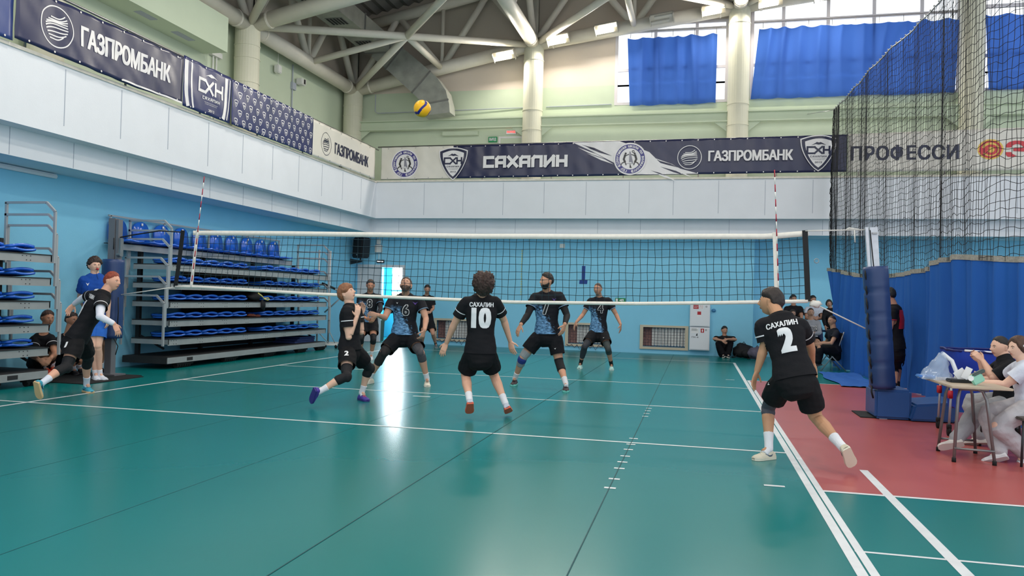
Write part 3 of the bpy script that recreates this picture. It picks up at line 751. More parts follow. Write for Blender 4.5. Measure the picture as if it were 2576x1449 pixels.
# ---------------- items on the far wall ----------------
CREAMF = mat('frame_beige', '#c3b9a4', rough=.6); RADW = mat('radiator_white', '#d9d9d8', rough=.5); GRILL = mat('guard_net_dark', '#4b4450', rough=.8); BRICK = mat('niche_brick', '#8d6a66', rough=.9, var=.3, vscale=18)
for k, (a, b) in enumerate(NICHES):
    lb = ['radiator behind a guard in the niche between the door and setter', 'radiator behind a guard in the niche between two far players', 'radiator behind a guard in the niche beside the white cabinets'][k]
    O = ((a+b)/2, YF, .17); t = thing('radiator', lb, 'radiator', O, 0, 'guarded radiators in the far wall')
    mb = MB(O)
    for x0, x1, z0, z1 in ((a+.06, b-.06, .121, .19), (a+.06, b-.06, .74, .799), (a-.03, a+.06, .12, .8), (b-.06, b+.03, .12, .8)): mb.b2((x0, YF-.05, z0), (x1, YF-.002, z1))
    mb.build('guard_frame', CREAMF, t)
    mb = MB(O); x = a+.3
    while x < b-.08: mb.box((x+.04, YF+.11, .47), (.075, .09, .5), bev=.012); x += .088
    mb.build('radiator_panel', RADW, t)
    mb = MB(O); mb.b2((a+.04, YF+.17, .2), (a+.32, YF+.2, .74)); mb.build('brick_patch', BRICK, t)
    mb = MB(O); n = int((b-a)/.085)
    for i in range(n+1):
        x = a+.05+(b-a-.1)*i/n; mb.tube([(x, YF-.03, .2), (x+.01*math.sin(i*3), YF-.03, .74)], .004, 4)
    for j in range(7): mb.tube([(a+.04, YF-.03, .22+.08*j), ((a+b)/2, YF-.032, .22+.08*j-.012), (b-.04, YF-.03, .22+.08*j)], .004, 4)
    if k < 2:
        for i in range(7): x = a+.1+i*(b-a-.2)/6; mb.tube([(x-.08, YF-.06, .17), (x, YF-.07, .13-.05*(i % 3)), (x+.07, YF-.06, .16)], .008, 5)
    mb.build('guard_net', GRILL, t, True)
CABW = mat('cabinet_white', '#dfe3ea', rough=.35); STR = mat('sticker_red', '#b3202c', rough=.5); INK = mat('print_black', '#1c1c22', rough=.6)
def cabinet(z0, z1, label, decals):
    O = (8.12, 11.2, z0); t = thing('fire_cabinet', label, 'cabinet', O, 0, 'white cabinets on the far wall')
    mb = MB(O); mb.b2((7.86, 11.22, z0), (8.4, YF-.002, z1)); mb.build('cabinet_body', CABW, t)
    mb = MB(O); mb.b2((7.88, 11.2, z0+.02), (8.385, 11.22, z1-.015), .004); mb.build('door', CABW, t)
    mb = MB(O); mb.tube([(8.3, 11.195, z1-.07), (8.3, 11.2, z1-.07)], .028, 14); mb.build('lock', STEEL, t)
    for u0, v0, u1, v1, m in decals:
        a = Art(); a.rect(u0, v0, u1, v1); a.make('sticker', lambda u, v: (u, 11.1975, v), m, t, .5, O)
    return t
t = cabinet(.80, 1.43, 'white fire hose cabinet, upper of two on the wall', [(7.95, 1.29, 8.09, 1.40, STR), (8.10, 1.29, 8.22, 1.40, TAGW), (8.06, 1.13, 8.16, 1.22, STR), (8.05, 1.07, 8.17, 1.13, TAGW)])
a = Art(); a.text('ПОЖАРНЫЙ', 7.96, 8.08, 1.355, 1.385); a.text('КРАН', 7.97, 8.06, 1.31, 1.34); a.make('sticker_print', lambda u, v: (u, 11.196, v), TAGW, t, .2, (8.12, 11.2, .80))
a = Art(); a.text('01', 8.12, 8.2, 1.36, 1.385); a.text('112', 8.12, 8.2, 1.31, 1.34); a.make('sticker_print', lambda u, v: (u, 11.196, v), STR, t, .2, (8.12, 11.2, .80))
t = cabinet(.15, .785, 'white fire cabinet with extinguisher sign, lower of two', [(8.16, .64, 8.25, .75, STR), (7.9, .62, 8.1, .77, TAGW)])
a = Art()
for j in range(4): a.rect(7.91, .74-.018*j, 8.05+.03*(j % 2), .746-.018*j)
a.poly([(8.03, .55), (8.08, .55), (8.07, .62), (8.05, .6)]); a.text('ПК-4', 7.92, 8.1, .49, .53); a.make('sticker_print', lambda u, v: (u, 11.1965, v), INK, t, .2, (8.12, 11.2, .15))
a = Art(); a.rect(8.19, .66, 8.22, .72); a.rect(8.2, .72, 8.21, .735); a.make('sticker_print', lambda u, v: (u, 11.196, v), TAGW, t, .2, (8.12, 11.2, .15))
mb = MB(); mb.sphere((8.5, YF-.03, 1.26), .06, 14, 1, .6, .8); single('alarm_bell', mb, mat('bell_blue', '#3f7fae', rough=.4), 'small round bell on the wall right of the white cabinets', 'bell', smooth=True)
NAVYP = mat('numeral_blue', '#1c3f8c', rough=.6)
a = Art(); a.poly([(4.79, 2.44), (4.89, 2.44), (4.885, 2.03), (4.96, 2.03), (4.95, 1.92), (4.72, 1.92), (4.73, 2.03), (4.79, 2.03)])
mb = MB((4.84, YF-.006, 1.92)); mb.prism([(x, YF-.008, z) for x, z in a.vs], (0, .006, 0)); o = mb.build('wall_numeral', NAVYP); o.location = (4.84, YF-.006, 1.92); tag(o, 'dark blue numeral one on the cyan far wall', 'number sign')
GRS = mat('sign_green', '#1c8a55', rough=.5)
def sign(name, x0, x1, z0, z1, y, body, m, mt, label, cat='sign', bold=.02):
    O = ((x0+x1)/2, y, z0); t = thing(name, label, cat, O)
    mb = MB(O); mb.b2((x0, y-.03, z0), (x1, y, z1), .004); mb.build('sign_panel', m, t)
    a = Art()
    if body: a.text(body, x0+.03, x1-.03, z0+.03, z1-.03, bold)
    else:
        a.rect(x0+.02, z0+.02, x0+.09, z1-.02); a.poly([(x0+.11, z0+.05), (x0+.17, z0+.03), (x0+.2, z0+.02), (x0+.19, z0+.05), (x0+.21, z1-.03), (x0+.15, z1-.04)]); a.rect(x1-.08, z0+.03, x1-.05, z1-.03)
    a.make('sign_print', lambda u, v: (u, y-.0325, v), mt, t, .1, O); return t
EXW = mat('exit_light_white', '#ffffff', emit='#ffffff', estr=1.6); EXR = mat('exit_light_red', '#ff3a3a', emit='#ff5a50', estr=1.0)
sign('exit_sign', 5.77, 6.06, 1.42, 1.54, YF-.004, None, GRS, TAGW, 'green running figure exit sign low on the far wall')
sign('exit_sign', -1.56, -1.31, 2.43, 2.53, YF-.004, 'ВЫХОД', mat('sign_dark', '#2b3038', rough=.4), EXW, 'lit exit sign directly above the open door')
sign('exit_sign', 1.62, 1.90, 6.28, 6.45, YU-.14, 'ВЫХОД', GRS, TAGW, 'green exit sign on the upper wall behind the banner')
sign('exit_sign', 2.18, 2.50, 6.52, 6.65, YU-.14, 'ВЫХОД', TAGW, EXR, 'white exit lamp with red letters over the gallery door')
t = thing('emergency_light', 'white emergency light box above the exit sign', 'emergency light', (-1.49, YF-.004, 2.75))
mb = MB((-1.49, YF-.004, 2.75)); mb.b2((-1.6, YF-.1, 2.75), (-1.38, YF-.004, 2.98), .01); mb.build('light_box', WHITE, t)
mb = MB((-1.49, YF-.004, 2.75)); mb.b2((-1.55, YF-.09, 3.0), (-1.43, YF-.004, 3.16), .01); mb.build('junction_box', WHITE, t)
mb = MB((-1.49, YF-.004, 2.75)); mb.tube([(-1.49, YF-.02, 3.3), (-1.49, YF-.02, 2.55)], .01, 6); mb.build('cable', WHITE, t)
mb = MB(); mb.b2((4.13, YF-.05, 2.95), (4.28, YF-.003, 3.07), .006); single('wall_box', mb, WHITE, 'small white box high on the far wall', 'switch box')
mb = MB()
for k in range(18): mb.b2((2.99, YF-.006, 1.55+.075*k), (3.02, YF-.002, 1.60+.075*k))
single('height_scale', mb, mat('scale_yellow', '#b9c99a', rough=.7), 'thin yellowish vertical scale mark on the far wall', 'scale')
# speaker on its bracket
SPK = mat('speaker_black', '#1d1f25', rough=.5, bump=.1, bscale=200)
t = thing('loudspeaker', 'black loudspeaker hanging in the corner above the door', 'loudspeaker', (-1.86, 10.85, 2.42)); O = (-1.86, 10.85, 2.42)
X = V((.93, -.37, 0)); Yv = V((.37, .93, 0)); Z = V((.05, 0, 1)).normalized()
mb = MB(O); c = V((-1.86, 10.9, 2.86)); mb.box(c, (.42, .34, .62), (X, Yv, Z), .03); mb.build('cabinet', SPK, t)
mb = MB(O); mb.box(c-Yv*.175, (.36, .015, .54), (X, Yv, Z), .006); mb.build('grille', mat('grille_black', '#121317', rough=.8), t)
mb = MB(O); q = c-Yv*.19-Z*.22+X*.03; mb.tube([q, q-Yv*.008], .022, 12); mb.build('badge', STEEL, t)
mb = MB(O); mb.tube([c-Z*.3, c-Z*.4], .025, 8); mb.prism([(-2.24, 10.95, 2.36), (-2.24, 10.95, 2.53), (-1.84, 10.9, 2.47), (-1.84, 10.9, 2.43)], (0, .06, 0)); mb.build('bracket', SPK, t)
mb = MB(); mb.tube([(-1.72, 12.15, .0), (-1.72, 12.15, .6)], [.13, .15], 18); mb.tube([(-1.72, 12.15, .6), (-1.72, 12.15, .66)], .16, 18)
single('waste_bin', mb, mat('bin_olive', '#4a5648', rough=.6), 'dark waste bin standing in the bright corridor', 'bin')
# upper wall devices
mb = MB(); mb.tube([(XU+.12, 8.0, 7.95), (XU+.12, 8.0, 7.6)], .008, 5); mb.b2((XU+.05, 7.9, 7.38), (XU+.19, 8.1, 7.6), .02); single('ceiling_sensor', mb, WHITE, 'small white box hanging on the left upper wall', 'sensor')
t = thing('security_camera', 'white security camera on the left upper wall beside the conduit', 'camera', (XU, 9.25, 7.35))
mb = MB((XU, 9.25, 7.35)); mb.b2((XU+.02, 9.15, 7.4), (XU+.22, 9.4, 7.58), .02); mb.build('camera_body', WHITE, t); mb = MB((XU, 9.25, 7.35)); mb.b2((XU+.22, 9.25, 7.43), (XU+.226, 9.34, 7.56)); mb.build('lens', BLACK, t)
mb = MB(); mb.b2((.15, YU-.28, 6.5), (1.3, YU-.13, 6.62)); single('air_grille', mb, GREEN, 'flat grille box under the girder below the duct', 'vent')
# air duct
t = thing('air_duct', 'galvanised square air duct bending down towards the far wall', 'duct', (-.2, 11.8, 6.98)); O = (-.2, 11.8, 6.98)
mb = MB(O)
pth = [(-1.75, 9.15), (-1.2, 8.75), (-.55, 8.2), (-.1, 7.8), (.12, 7.5), (.2, 7.2), (.22, 6.985)]
wd = [.75, .82, .85, .85, .85, .85, .85]; pr = None
for i, (x, z) in enumerate(pth):
    a = pth[max(i-1, 0)]; b = pth[min(i+1, len(pth)-1)]; dx, dz = b[0]-a[0], b[1]-a[1]; L = math.hypot(dx, dz); nx, nz = dz/L, -dx/L; h = wd[i]/2
    q = [mb.v((x+nx*h*s, y, z+nz*h*s)) for s, y in ((-1, 11.45), (1, 11.45), (1, 12.0), (-1, 12.0))]
    if pr: mb.skin(pr, q)
    else: mb.cap(q)
    pr = q
mb.cap(pr, True); mb.build('elbow', GALV, t)
mb = MB(O)
for (x, z), (nx, nz) in (((-1.2, 8.75), (.63, .78)), ((-.3, 7.98), (.68, .74)), ((.16, 7.35), (1, .15))): mb.bar((x-nx*.44, 11.44, z-nz*.44), (x+nx*.44, 11.44, z+nz*.44), .05, .03, up=(0, 1, 0))
mb.build('flange', STEEL, t)
mb = MB(O)
for y0, y1 in ((9.6, 11.4), (7.7, 9.55), (5.8, 7.65), (3.9, 5.75)): mb.b2((-2.15, y0, 8.95), (-1.35, y1, 9.45))
mb.build('straight_run', GALV, t)
mb = MB(O)
for y in (9.57, 7.67, 5.77, 11.42): mb.b2((-2.18, y-.02, 8.92), (-1.32, y+.02, 9.48))
mb.build('joint_flange', STEEL, t)
for y in (10.3, 8.4, 6.6):
    mb = MB(O); mb.b2((-2.0, y, 8.935), (-1.5, y+.5, 8.95)); mb.mi = 1
    for k in range(5): mb.b2((-1.97+.1*k, y+.03, 8.925), (-1.92+.1*k, y+.47, 8.936))
    mb.build('air_grille', [STEEL, DARKM], t)
# ---------------- banners ----------------
def vinyl(name, h, **k): return mat(name, h, rough=.32, spec=.5, **k)
NAVY = vinyl('vinyl_navy', '#24284a', var=.05, vscale=2); NAVY2 = vinyl('vinyl_indigo', '#2a3160', var=.06, vscale=2); OFFW = vinyl('vinyl_white', '#dbd6cc', var=.03, vscale=2); BLUEV = vinyl('vinyl_blue', '#33457f'); PURP = vinyl('print_purple', '#37337c'); PRW = vinyl('print_white', '#e2dfe0'); PRN = vinyl('print_navy', '#1b2040'); PRK = vinyl('print_dark', '#1d1d22'); PRG = vinyl('print_grey', '#84838f'); PRR = vinyl('print_red', '#c8303a'); PRY = vinyl('print_yellow', '#e0b84e')
EYE = mat('eyelet_metal', '#b9b9b9', rough=.35, metal=.8)
def banner(label, base, fn, u0, u1, zb, zt, seed, amp=.03, eye=.55, group='banners on the gallery railing', cat='banner'):
    """fn(u, out, z) -> 3D; zb, zt: functions of u for lower and upper edge"""
    def wr(u, z):
        t = (z-zb(u))/(zt(u)-zb(u)); ph = (u-u0)/eye; k = abs((ph % 1)-.5)*2
        fan = math.cos(2*PI*ph)*.5*math.exp(-(1-t)*3.2)+math.cos(2*PI*ph+1)*.35*math.exp(-t*4)
        fold = noise.noise(V((u*2.3+seed, z*.9+u*.8, seed)))*.9+.5*noise.noise(V((u*5+z*4, seed*2, z*2)))
        return amp*(.55+.45*fan+.5*fold)+.012
    def P(u, z, off=0): return V(fn(u, wr(u, z)+off, z))
    um = (u0+u1)/2; O = V(fn(um, 0, zb(um))); t = thing('banner', label, cat, O, 0, group)
    nu = max(4, int((u1-u0)/.07)); mb = MB(O)
    a = [[mb.v(P(u0+(u1-u0)*i/nu, zb(u0+(u1-u0)*i/nu)+(zt(u0+(u1-u0)*i/nu)-zb(u0+(u1-u0)*i/nu))*j/14)) for j in range(15)] for i in range(nu+1)]
    b = [[mb.v(P(u0+(u1-u0)*i/nu, zb(u0+(u1-u0)*i/nu)+(zt(u0+(u1-u0)*i/nu)-zb(u0+(u1-u0)*i/nu))*j/14, -.006)) for j in range(15)] for i in range(nu+1)]
    for i in range(nu):
        for j in range(14): mb.fv([a[i][j], a[i+1][j], a[i+1][j+1], a[i][j+1]]); mb.fv([b[i][j], b[i][j+1], b[i+1][j+1], b[i+1][j]])
        mb.fv([a[i][0], b[i][0], b[i+1][0], a[i+1][0]]); mb.fv([a[i][14], a[i+1][14], b[i+1][14], b[i][14]])
    for j in range(14): mb.fv([a[0][j], a[0][j+1], b[0][j+1], b[0][j]]); mb.fv([a[nu][j], b[nu][j], b[nu][j+1], a[nu][j+1]])
    mb.build('banner_sheet', base, t, True)
    k = u0+eye/2; mb = MB(O)
    while k < u1:
        for z in (zb(k)+.035, zt(k)-.035):
            p = P(k, z, .004); n = (V(fn(k, 1, z))-V(fn(k, 0, z))).normalized(); mb.tube([p, p+n*.006], .016, 8)
        k += eye
    mb.build('eyelets', EYE, t)
    lay = [0]
    def art(a, name, m):
        lay[0] += 1; e = .0025*lay[0]+.001
        return a.make(name, lambda u, z: P(u, z, e), m, t, .09, O)
    return t, art
FL = lambda u, o, z: (-1.165+o, u, z)            # left gallery: faces +x, text runs to +y
FF = lambda u, o, z: (u, 10.37-o, z)             # far gallery: faces -y
def crest(art, cx, cy, wd, ht, inner, ink, edge, word=True, rim=None):
    out = shield_pts(cx, cy, wd, ht)
    if rim: a = Art(); a.poly(out); art(a, 'crest_rim', rim)
    a = Art(); a.poly(shield_pts(cx, cy, wd*.93, ht*.94)); art(a, 'crest_border', edge)
    a = Art(); a.poly(shield_pts(cx, cy+ht*.005, wd*.74, ht*.80)); art(a, 'crest_field', inner)
    a = Art(); crest_ink(a, cx, cy, wd, ht); art(a, 'crest_mark', ink)
def crest_ink(a, cx, cy, wd, ht):
    m = wd
    a.poly([(cx-.2*m, cy+.22*ht), (cx-.09*m, cy+.28*ht), (cx-.05*m, cy+.31*ht), (cx+.01*m, cy+.29*ht), (cx+.05*m, cy+.305*ht), (cx+.2*m, cy+.22*ht), (cx+.08*m, cy+.245*ht), (cx, cy+.23*ht), (cx-.08*m, cy+.25*ht)])
    w = .27*m; x = cx-.30*m; t = .052*m; y0, y1 = cy+.0*ht, cy+.17*ht
    a.stroke([(x+w*.55, y1), (x, y1), (x, y0), (x+w*.55, y0)], t); a.stroke([(x+w*.55, y1), (x+w*.72, y1), (x+w*1.45, y0)], t); a.stroke([(x+w*.55, y0), (x+w*.72, y0), (x+w*1.45, y1)], t)
    a.stroke([(x+w*1.62, y1), (x+w*1.62, y0)], t); a.stroke([(x+w*2.2, y1), (x+w*2.2, y0)], t); a.stroke([(x+w*1.62, (y0+y1)/2), (x+w*2.2, (y0+y1)/2)], t)
    wordmark(a, 'САХАЛИН', cx-.22*m, cx+.22*m, cy-.115*ht, cy-.065*ht, .22)
    a.text('ПРОФЕССИОНАЛЬНЫЙ', cx-.19*m, cx+.19*m, cy-.155*ht, cy-.135*ht); a.text('СПОРТИВНЫЙ КЛУБ', cx-.16*m, cx+.16*m, cy-.185*ht, cy-.165*ht); a.text('2012', cx-.1*m, cx+.1*m, cy-.27*ht, cy-.225*ht, .03)
def badge(art, cx, cy, r):
    a = Art(); a.disc(cx, cy, r*1.1, 48); art(a, 'badge_rim', PRW)
    a = Art(); a.ringd(cx, cy, r*.72, r, 56); art(a, 'badge_ring', PURP)
    s = 'Спортивная школа по волейболу»  ГБУ «'; a = Art()
    for i, ch in enumerate(s):
        if ch == ' ': continue
        an = math.radians(200)-2*PI*i/len(s)*.99; vs, fs, asp = text2d(ch, .03); h = r*.15 if ch.islower() else r*.19
        wd_ = min(h*asp, r*.17); q = []
        for x, y in vs:
            X_ = (x-.5)*wd_; Y_ = r*.86+(y-.5)*h; q.append((cx+Y_*math.cos(an)+X_*math.sin(an), cy+Y_*math.sin(an)-X_*math.cos(an)))
        a.add(q, fs)
    art(a, 'badge_lettering', PRW)
    a = Art(); a.poly([(cx-.05*r, cy+.5*r), (cx+.02*r, cy+.5*r), (cx+.22*r, cy-.3*r), (cx+.02*r, cy-.2*r), (cx-.06*r, cy-.25*r)]); a.stroke([(cx-.3*r, cy-.32*r), (cx+.3*r, cy-.32*r), (cx+.45*r, cy+.1*r)], .025*r); art(a, 'badge_tower', PRG)
    a = Art()
    for s in (-1, 1):
        a.stroke([(cx+s*.34*r, cy+.25*r), (cx+s*.42*r, cy-.02*r), (cx+s*.34*r, cy-.2*r)], .13*r, .6); a.stroke([(cx+s*.34*r, cy-.2*r), (cx+s*.52*r, cy-.28*r), (cx+s*.6*r, cy-.4*r)], .06*r); a.stroke([(cx+s*.34*r, cy-.2*r), (cx+s*.26*r, cy-.4*r)], .06*r); a.stroke([(cx+s*.32*r, cy+.2*r), (cx+s*.1*r, cy+.3*r)], .05*r); a.disc(cx+s*.3*r, cy+.36*r, .07*r, 12)
    a.ringd(cx+.2*r, cy+.5*r, .05*r, .09*r, 14); a.poly([(cx+.0*r, cy-.3*r), (cx+.12*r, cy-.62*r), (cx-.02*r, cy-.6*r)])
    art(a, 'badge_figures', PRK)
C_ = lambda v: (lambda u: v)
def zl(u): return 4.80+.03*math.sin(u*1.3)
# left gallery
t, art = banner('pale blue end of a banner at the top left corner of the picture', BLUEV, FL, -6.0, -2.30, C_(4.80), C_(5.62), 1.0)
t, art = banner('dark navy banner with white ringed globe and large white lettering, leftmost along the gallery', NAVY, FL, -2.28, 1.32, lambda u: 4.80-.02*u if u < 0 else 4.80+.03*u, lambda u: 5.66+.012*u, 2.0, .045, .46)
a = Art(); a.ringd(-1.565, 5.24, .285, .303, 44); globe_strokes(a, -1.565, 5.24, .21); art(a, 'globe_emblem', PRW)
a = Art(); a.text('ГАЗПРОМБАНК', -1.12, .96, 5.10, 5.42, .035, space=.95); art(a, 'lettering', PRW)
a = Art(); a.rect(-.2, 4.83, 1.30, 4.86); art(a, 'white_border', PRW)
t, art = banner('indigo banner with big white crest lettering between white stripes', NAVY2, FL, 1.33, 2.84, C_(4.80), C_(5.72), 3.0, .04, .46)
a = Art()
for x, w_ in ((1.40, .10), (1.56, .05), (2.66, .09), (2.78, .03)): 
    bend = lambda z: .10*((5.3-z)/.5)**2*(1 if x < 2 else -1) if z < 5.3 else 0
    pts = [(x+bend(4.84+.09*k), 4.84+.09*k) for k in range(10)]; a.stroke(pts, w_, .2)
art(a, 'white_stripes', PRW)
a = Art(); cx, cy = 2.17, 5.28
a.poly([(1.98, 5.52), (2.1, 5.575), (2.16, 5.6), (2.22, 5.58), (2.36, 5.52), (2.25, 5.545), (2.16, 5.53), (2.08, 5.55)])
x, w_ = 1.80, .19; T_ = .055
a.stroke([(x+.2, 5.44), (x, 5.44), (x, 5.22), (x+.2, 5.22)], T_); a.stroke([(x+.2, 5.44), (x+.41, 5.22)], T_); a.stroke([(x+.2, 5.22), (x+.41, 5.44)], T_); a.stroke([(x+.49, 5.44), (x+.49, 5.22)], T_); a.stroke([(x+.73, 5.44), (x+.73, 5.22)], T_); a.stroke([(x+.49, 5.33), (x+.73, 5.33)], T_)
wordmark(a, 'САХАЛИН', 1.92, 2.44, 5.08, 5.14, .25); a.text('ПРОФЕССИОНАЛЬНЫЙ', 1.98, 2.38, 5.025, 5.045); a.text('СПОРТИВНЫЙ КЛУБ', 2.0, 2.36, 4.995, 5.015); a.text('2012', 2.10, 2.28, 4.87, 4.92, .03)
art(a, 'crest_mark', PRW)
t, art = banner('indigo banner covered with rows of small white crests', NAVY2, FL, 2.85, 6.27, C_(4.80), C_(5.71), 4.0, .045, .46)
a = Art()
for j in range(5):
    for i in range(13):
        cx = 3.02+i*.262+(.13 if j % 2 else 0); cy = 4.89+j*.185
        if cx > 6.2: continue
        a.poly(shield_pts(cx, cy, .125, .15, 5), [shield_pts(cx, cy, .095, .118, 5)[::-1]]); a.rect(cx-.03, cy-.002, cx+.03, cy+.018); a.rect(cx-.02, cy-.022, cx+.02, cy-.014)
art(a, 'crest_pattern', PRW)
t, art = banner('white banner with dark ringed globe and dark lettering beside the room corner', OFFW, FL, 6.29, 10.05, C_(4.80), C_(5.69), 5.0, .035, .62)
a = Art(); a.ringd(7.0, 5.22, .275, .288, 44); globe_strokes(a, 7.0, 5.22, .20); art(a, 'globe_emblem', PRN)
a = Art(); a.text('ГАЗПРОМБАНК', 7.46, 9.58, 5.06, 5.36, .035, space=.95); art(a, 'lettering', PRN)
# far gallery
zt_ = lambda u: 5.775+.0075*u; zb_ = lambda u: 4.835+.006*u
t, art = banner('long navy and white banner with round badges and lettering across the far gallery', NAVY, FF, -1.05, 11.7, zb_, zt_, 6.0, .045, .42)
a = Art(); a.poly([(-1.045, 4.84), (1.15, 4.85), (1.15, 5.78), (-1.045, 5.765)]); art(a, 'white_field', OFFW)
a = Art(); a.poly([(4.6, 5.80), (5.9, 5.81), (6.7, 5.5), (7.0, 5.2), (8.0, 4.9), (6.9, 4.89), (6.2, 4.90), (5.8, 5.2), (5.0, 5.62)])
for k, (x, y) in enumerate(((4.75, 5.66), (5.0, 5.5), (6.8, 5.35), (7.1, 5.12), (6.7, 5.02))): a.poly([(x, y), (x+.5, y-.18), (x+.75, y-.32), (x+.4, y-.2)])
art(a, 'white_splash', PRW)
a = Art()
for x, y, l in ((4.85, 5.74, .6), (5.0, 5.66, .7), (6.9, 5.28, .6), (7.0, 5.1, .7), (6.75, 5.0, .4)): a.poly([(x, y), (x+l*.6, y-.17*l), (x+l, y-.36*l), (x+l*.5, y-.22*l)])
art(a, 'splash_streaks', PRN)
badge(art, -.31, 5.285, .385); badge(art, 6.19, 5.32, .40)
crest(art, 1.165, 5.26, .86, .94, PRW, PRN, PRN, rim=PRW); crest(art, 11.0, 5.385, .90, .94, PRW, PRN, PRN, rim=PRW)
a = Art(); wordmark(a, 'САХАЛИН', 2.06, 4.48, 5.12, 5.46, .27, .07); art(a, 'wordmark', PRW)
a = Art(); a.ringd(7.765, 5.33, .30, .318, 44); globe_strokes(a, 7.765, 5.33, .22); art(a, 'globe_emblem', PRW)
a = Art(); a.text('ГАЗПРОМБАНК', 8.25, 10.38, 5.215, 5.50, .035, space=.95); art(a, 'lettering', PRW)
t, art = banner('white banner with dark capitals and red lettering seen through the black net', OFFW, FF, 11.72, 17.5, lambda u: 4.90, lambda u: 5.86+.018*(u-11), 7.0, .03, .5)
a = Art(); a.text('ПРОФЕССИ', 11.78, 14.29, 5.17, 5.575, .03, space=1.05); art(a, 'lettering', PRN)
a = Art(); a.disc(14.99, 5.42, .25, 40, 1.15); art(a, 'emblem_disc', PRY)
a = Art(); a.ringd(14.99, 5.42, .17, .215, 36, 1.15); a.ringd(15.0, 5.41, .07, .13, 24, 1.2); a.poly([(14.72, 5.36), (14.8, 5.46), (14.98, 5.44), (14.86, 5.33)]); art(a, 'emblem_swirl', PRR)
a = Art(); a.text('ЭРА', 15.32, 16.9, 5.18, 5.62, .05); art(a, 'red_lettering', PRR)

# ---------------- blue window curtains ----------------
def cloth_mat(name, h, tr=.45):
    m = mat(name, h, rough=.75, spec=.2, bump=.1, bscale=30); nt = m.node_tree; b = nt.nodes['Principled BSDF']; out = nt.nodes['Material Output']
    t = nt.nodes.new('ShaderNodeBsdfTranslucent'); t.inputs[0].default_value = lin(h); mx = nt.nodes.new('ShaderNodeMixShader'); mx.inputs[0].default_value = tr
    nt.links.new(b.outputs[0], mx.inputs[1]); nt.links.new(t.outputs[0], mx.inputs[2]); nt.links.new(mx.outputs[0], out.inputs[0]); return m
CURT = cloth_mat('curtain_blue', '#436cbc', .45)
def curtain(x0t, x1t, x0b, x1b, z0, z1, label, seed, nf):
    O = ((x0b+x1b)/2, 12.42, z0); t = thing('curtain', label, 'curtain', O, 0, 'blue curtains on the high windows'); mb = MB(O)
    nu = int((x1t-x0t)/.04)
    def f(i, j, d):
        u = i/nu; v = j/16; xt = x0t+(x1t-x0t)*u; xb = x0b+(x1b-x0b)*u
        y = 12.43+.075*(2*abs(math.sin(PI*u*nf*.7+seed+1.5*noise.noise(V((u*5, v*.6, seed)))))-1)*(.6+.4*v)+.035*noise.noise(V((u*16, v*1.6, seed)))
        z = z0+(z1-z0)*v; z += -.035*abs(math.sin(PI*u*(x1t-x0t)/.62))*v if v > .9 else 0
        z += .04*noise.noise(V((u*6, 3, seed)))*(1-v)
        return (xb+(xt-xb)*v, y+d, z)
    vs = [[mb.v(f(i, j, 0)) for j in range(17)] for i in range(nu+1)]
    for i in range(nu):
        for j in range(16): mb.fv([vs[i][j], vs[i+1][j], vs[i+1][j+1], vs[i][j+1]])
    mb.build('curtain_cloth', CURT, t, True)
    k = x0t+.1
    while k < x1t: mb = MB(O); mb.tube([(k, 12.40, z1-.02), (k, 12.42, z1+.16)], .008, 5); mb.build('hook', STEEL, t); k += .62
    mb = MB(O); mb.tube([(x0t-.15, 12.42, z1+.16), (x1t+.12, 12.42, z1+.17)], .012, 6); mb.build('curtain_wire', STEEL, t)
curtain(5.84, 8.45, 5.95, 8.44, 7.30, 9.34, 'blue curtain on the narrow left window', 1, 7)
curtain(9.62, 14.86, 9.42, 14.78, 7.38, 9.43, 'wide blue curtain between the second and third columns', 2, 14)
curtain(15.49, 20.8, 15.58, 20.8, 7.43, 9.48, 'blue curtain at the right edge behind the black net', 3, 14)
# ---------------- dividing curtain: black net above, blue cloth below ----------------
DCL = mat('divider_cloth', '#245fb0', rough=.72, spec=.25, bump=.12, bscale=25); HEM = mat('hem_grey', '#9a988f', rough=.9, var=.2, vscale=40); NETB = mat('net_black', '#17171b', rough=.85)
PTS = [(11.32, 10.0), (11.42, 8.2), (11.46, 6.8), (11.54, 5.4), (11.66, 4.4), (11.76, 3.3), (11.74, 2.1), (11.68, 1.1), (11.78, .4), (12.1, -.25), (12.6, -1.0), (13.3, -1.9)]
SEG = [math.dist(a, b) for a, b in zip(PTS, PTS[1:])]; LEN = sum(SEG)
def cpath(s):
    d = s*LEN
    for (a, b), L in zip(zip(PTS, PTS[1:]), SEG):
        if d <= L or b == PTS[-1]: t = min(d/L, 1); p = V((a[0]+(b[0]-a[0])*t, a[1]+(b[1]-a[1])*t, 0)); tg = V((b[0]-a[0], b[1]-a[1], 0)).normalized(); return p, V((tg.y, -tg.x, 0))
        d -= L
def ctop(s): return 2.38-.33*math.sin(min(1, s/.42)*PI/2)+.15*math.exp(-((s-.68)/.12)**2)
T = thing('divider_curtain', 'tall dividing curtain, black net over blue cloth with a grey hem', 'divider curtain', (11.3, 4, 0)); O = (11.3, 4, 0)
def cpt(s, v):
    p, n = cpath(s); z = .015+(ctop(s)-.015)*v
    lead = math.exp(-s*LEN/.35)
    y = n*((.065*math.sin(s*LEN*15+1.3*math.sin(s*21))+.03*math.sin(s*LEN*27+2*math.sin(s*9)))*(.7+.3*(1-v))+.05*math.sin(s*LEN*5.1)+.09*noise.noise(V((s*LEN*1.1, v*1.3, 2))))
    q = p+y+V((0, 0, z)); q.y -= lead*(1-v)*1.7; q.x += lead*(1-v)*.1
    return q
mb = MB(O); nu = 420
vs = [[mb.v(cpt(i/nu, j/12)) for j in range(13)] for i in range(nu+1)]
for i in range(nu):
    for j in range(12): mb.fv([vs[i][j], vs[i+1][j], vs[i+1][j+1], vs[i][j+1]])
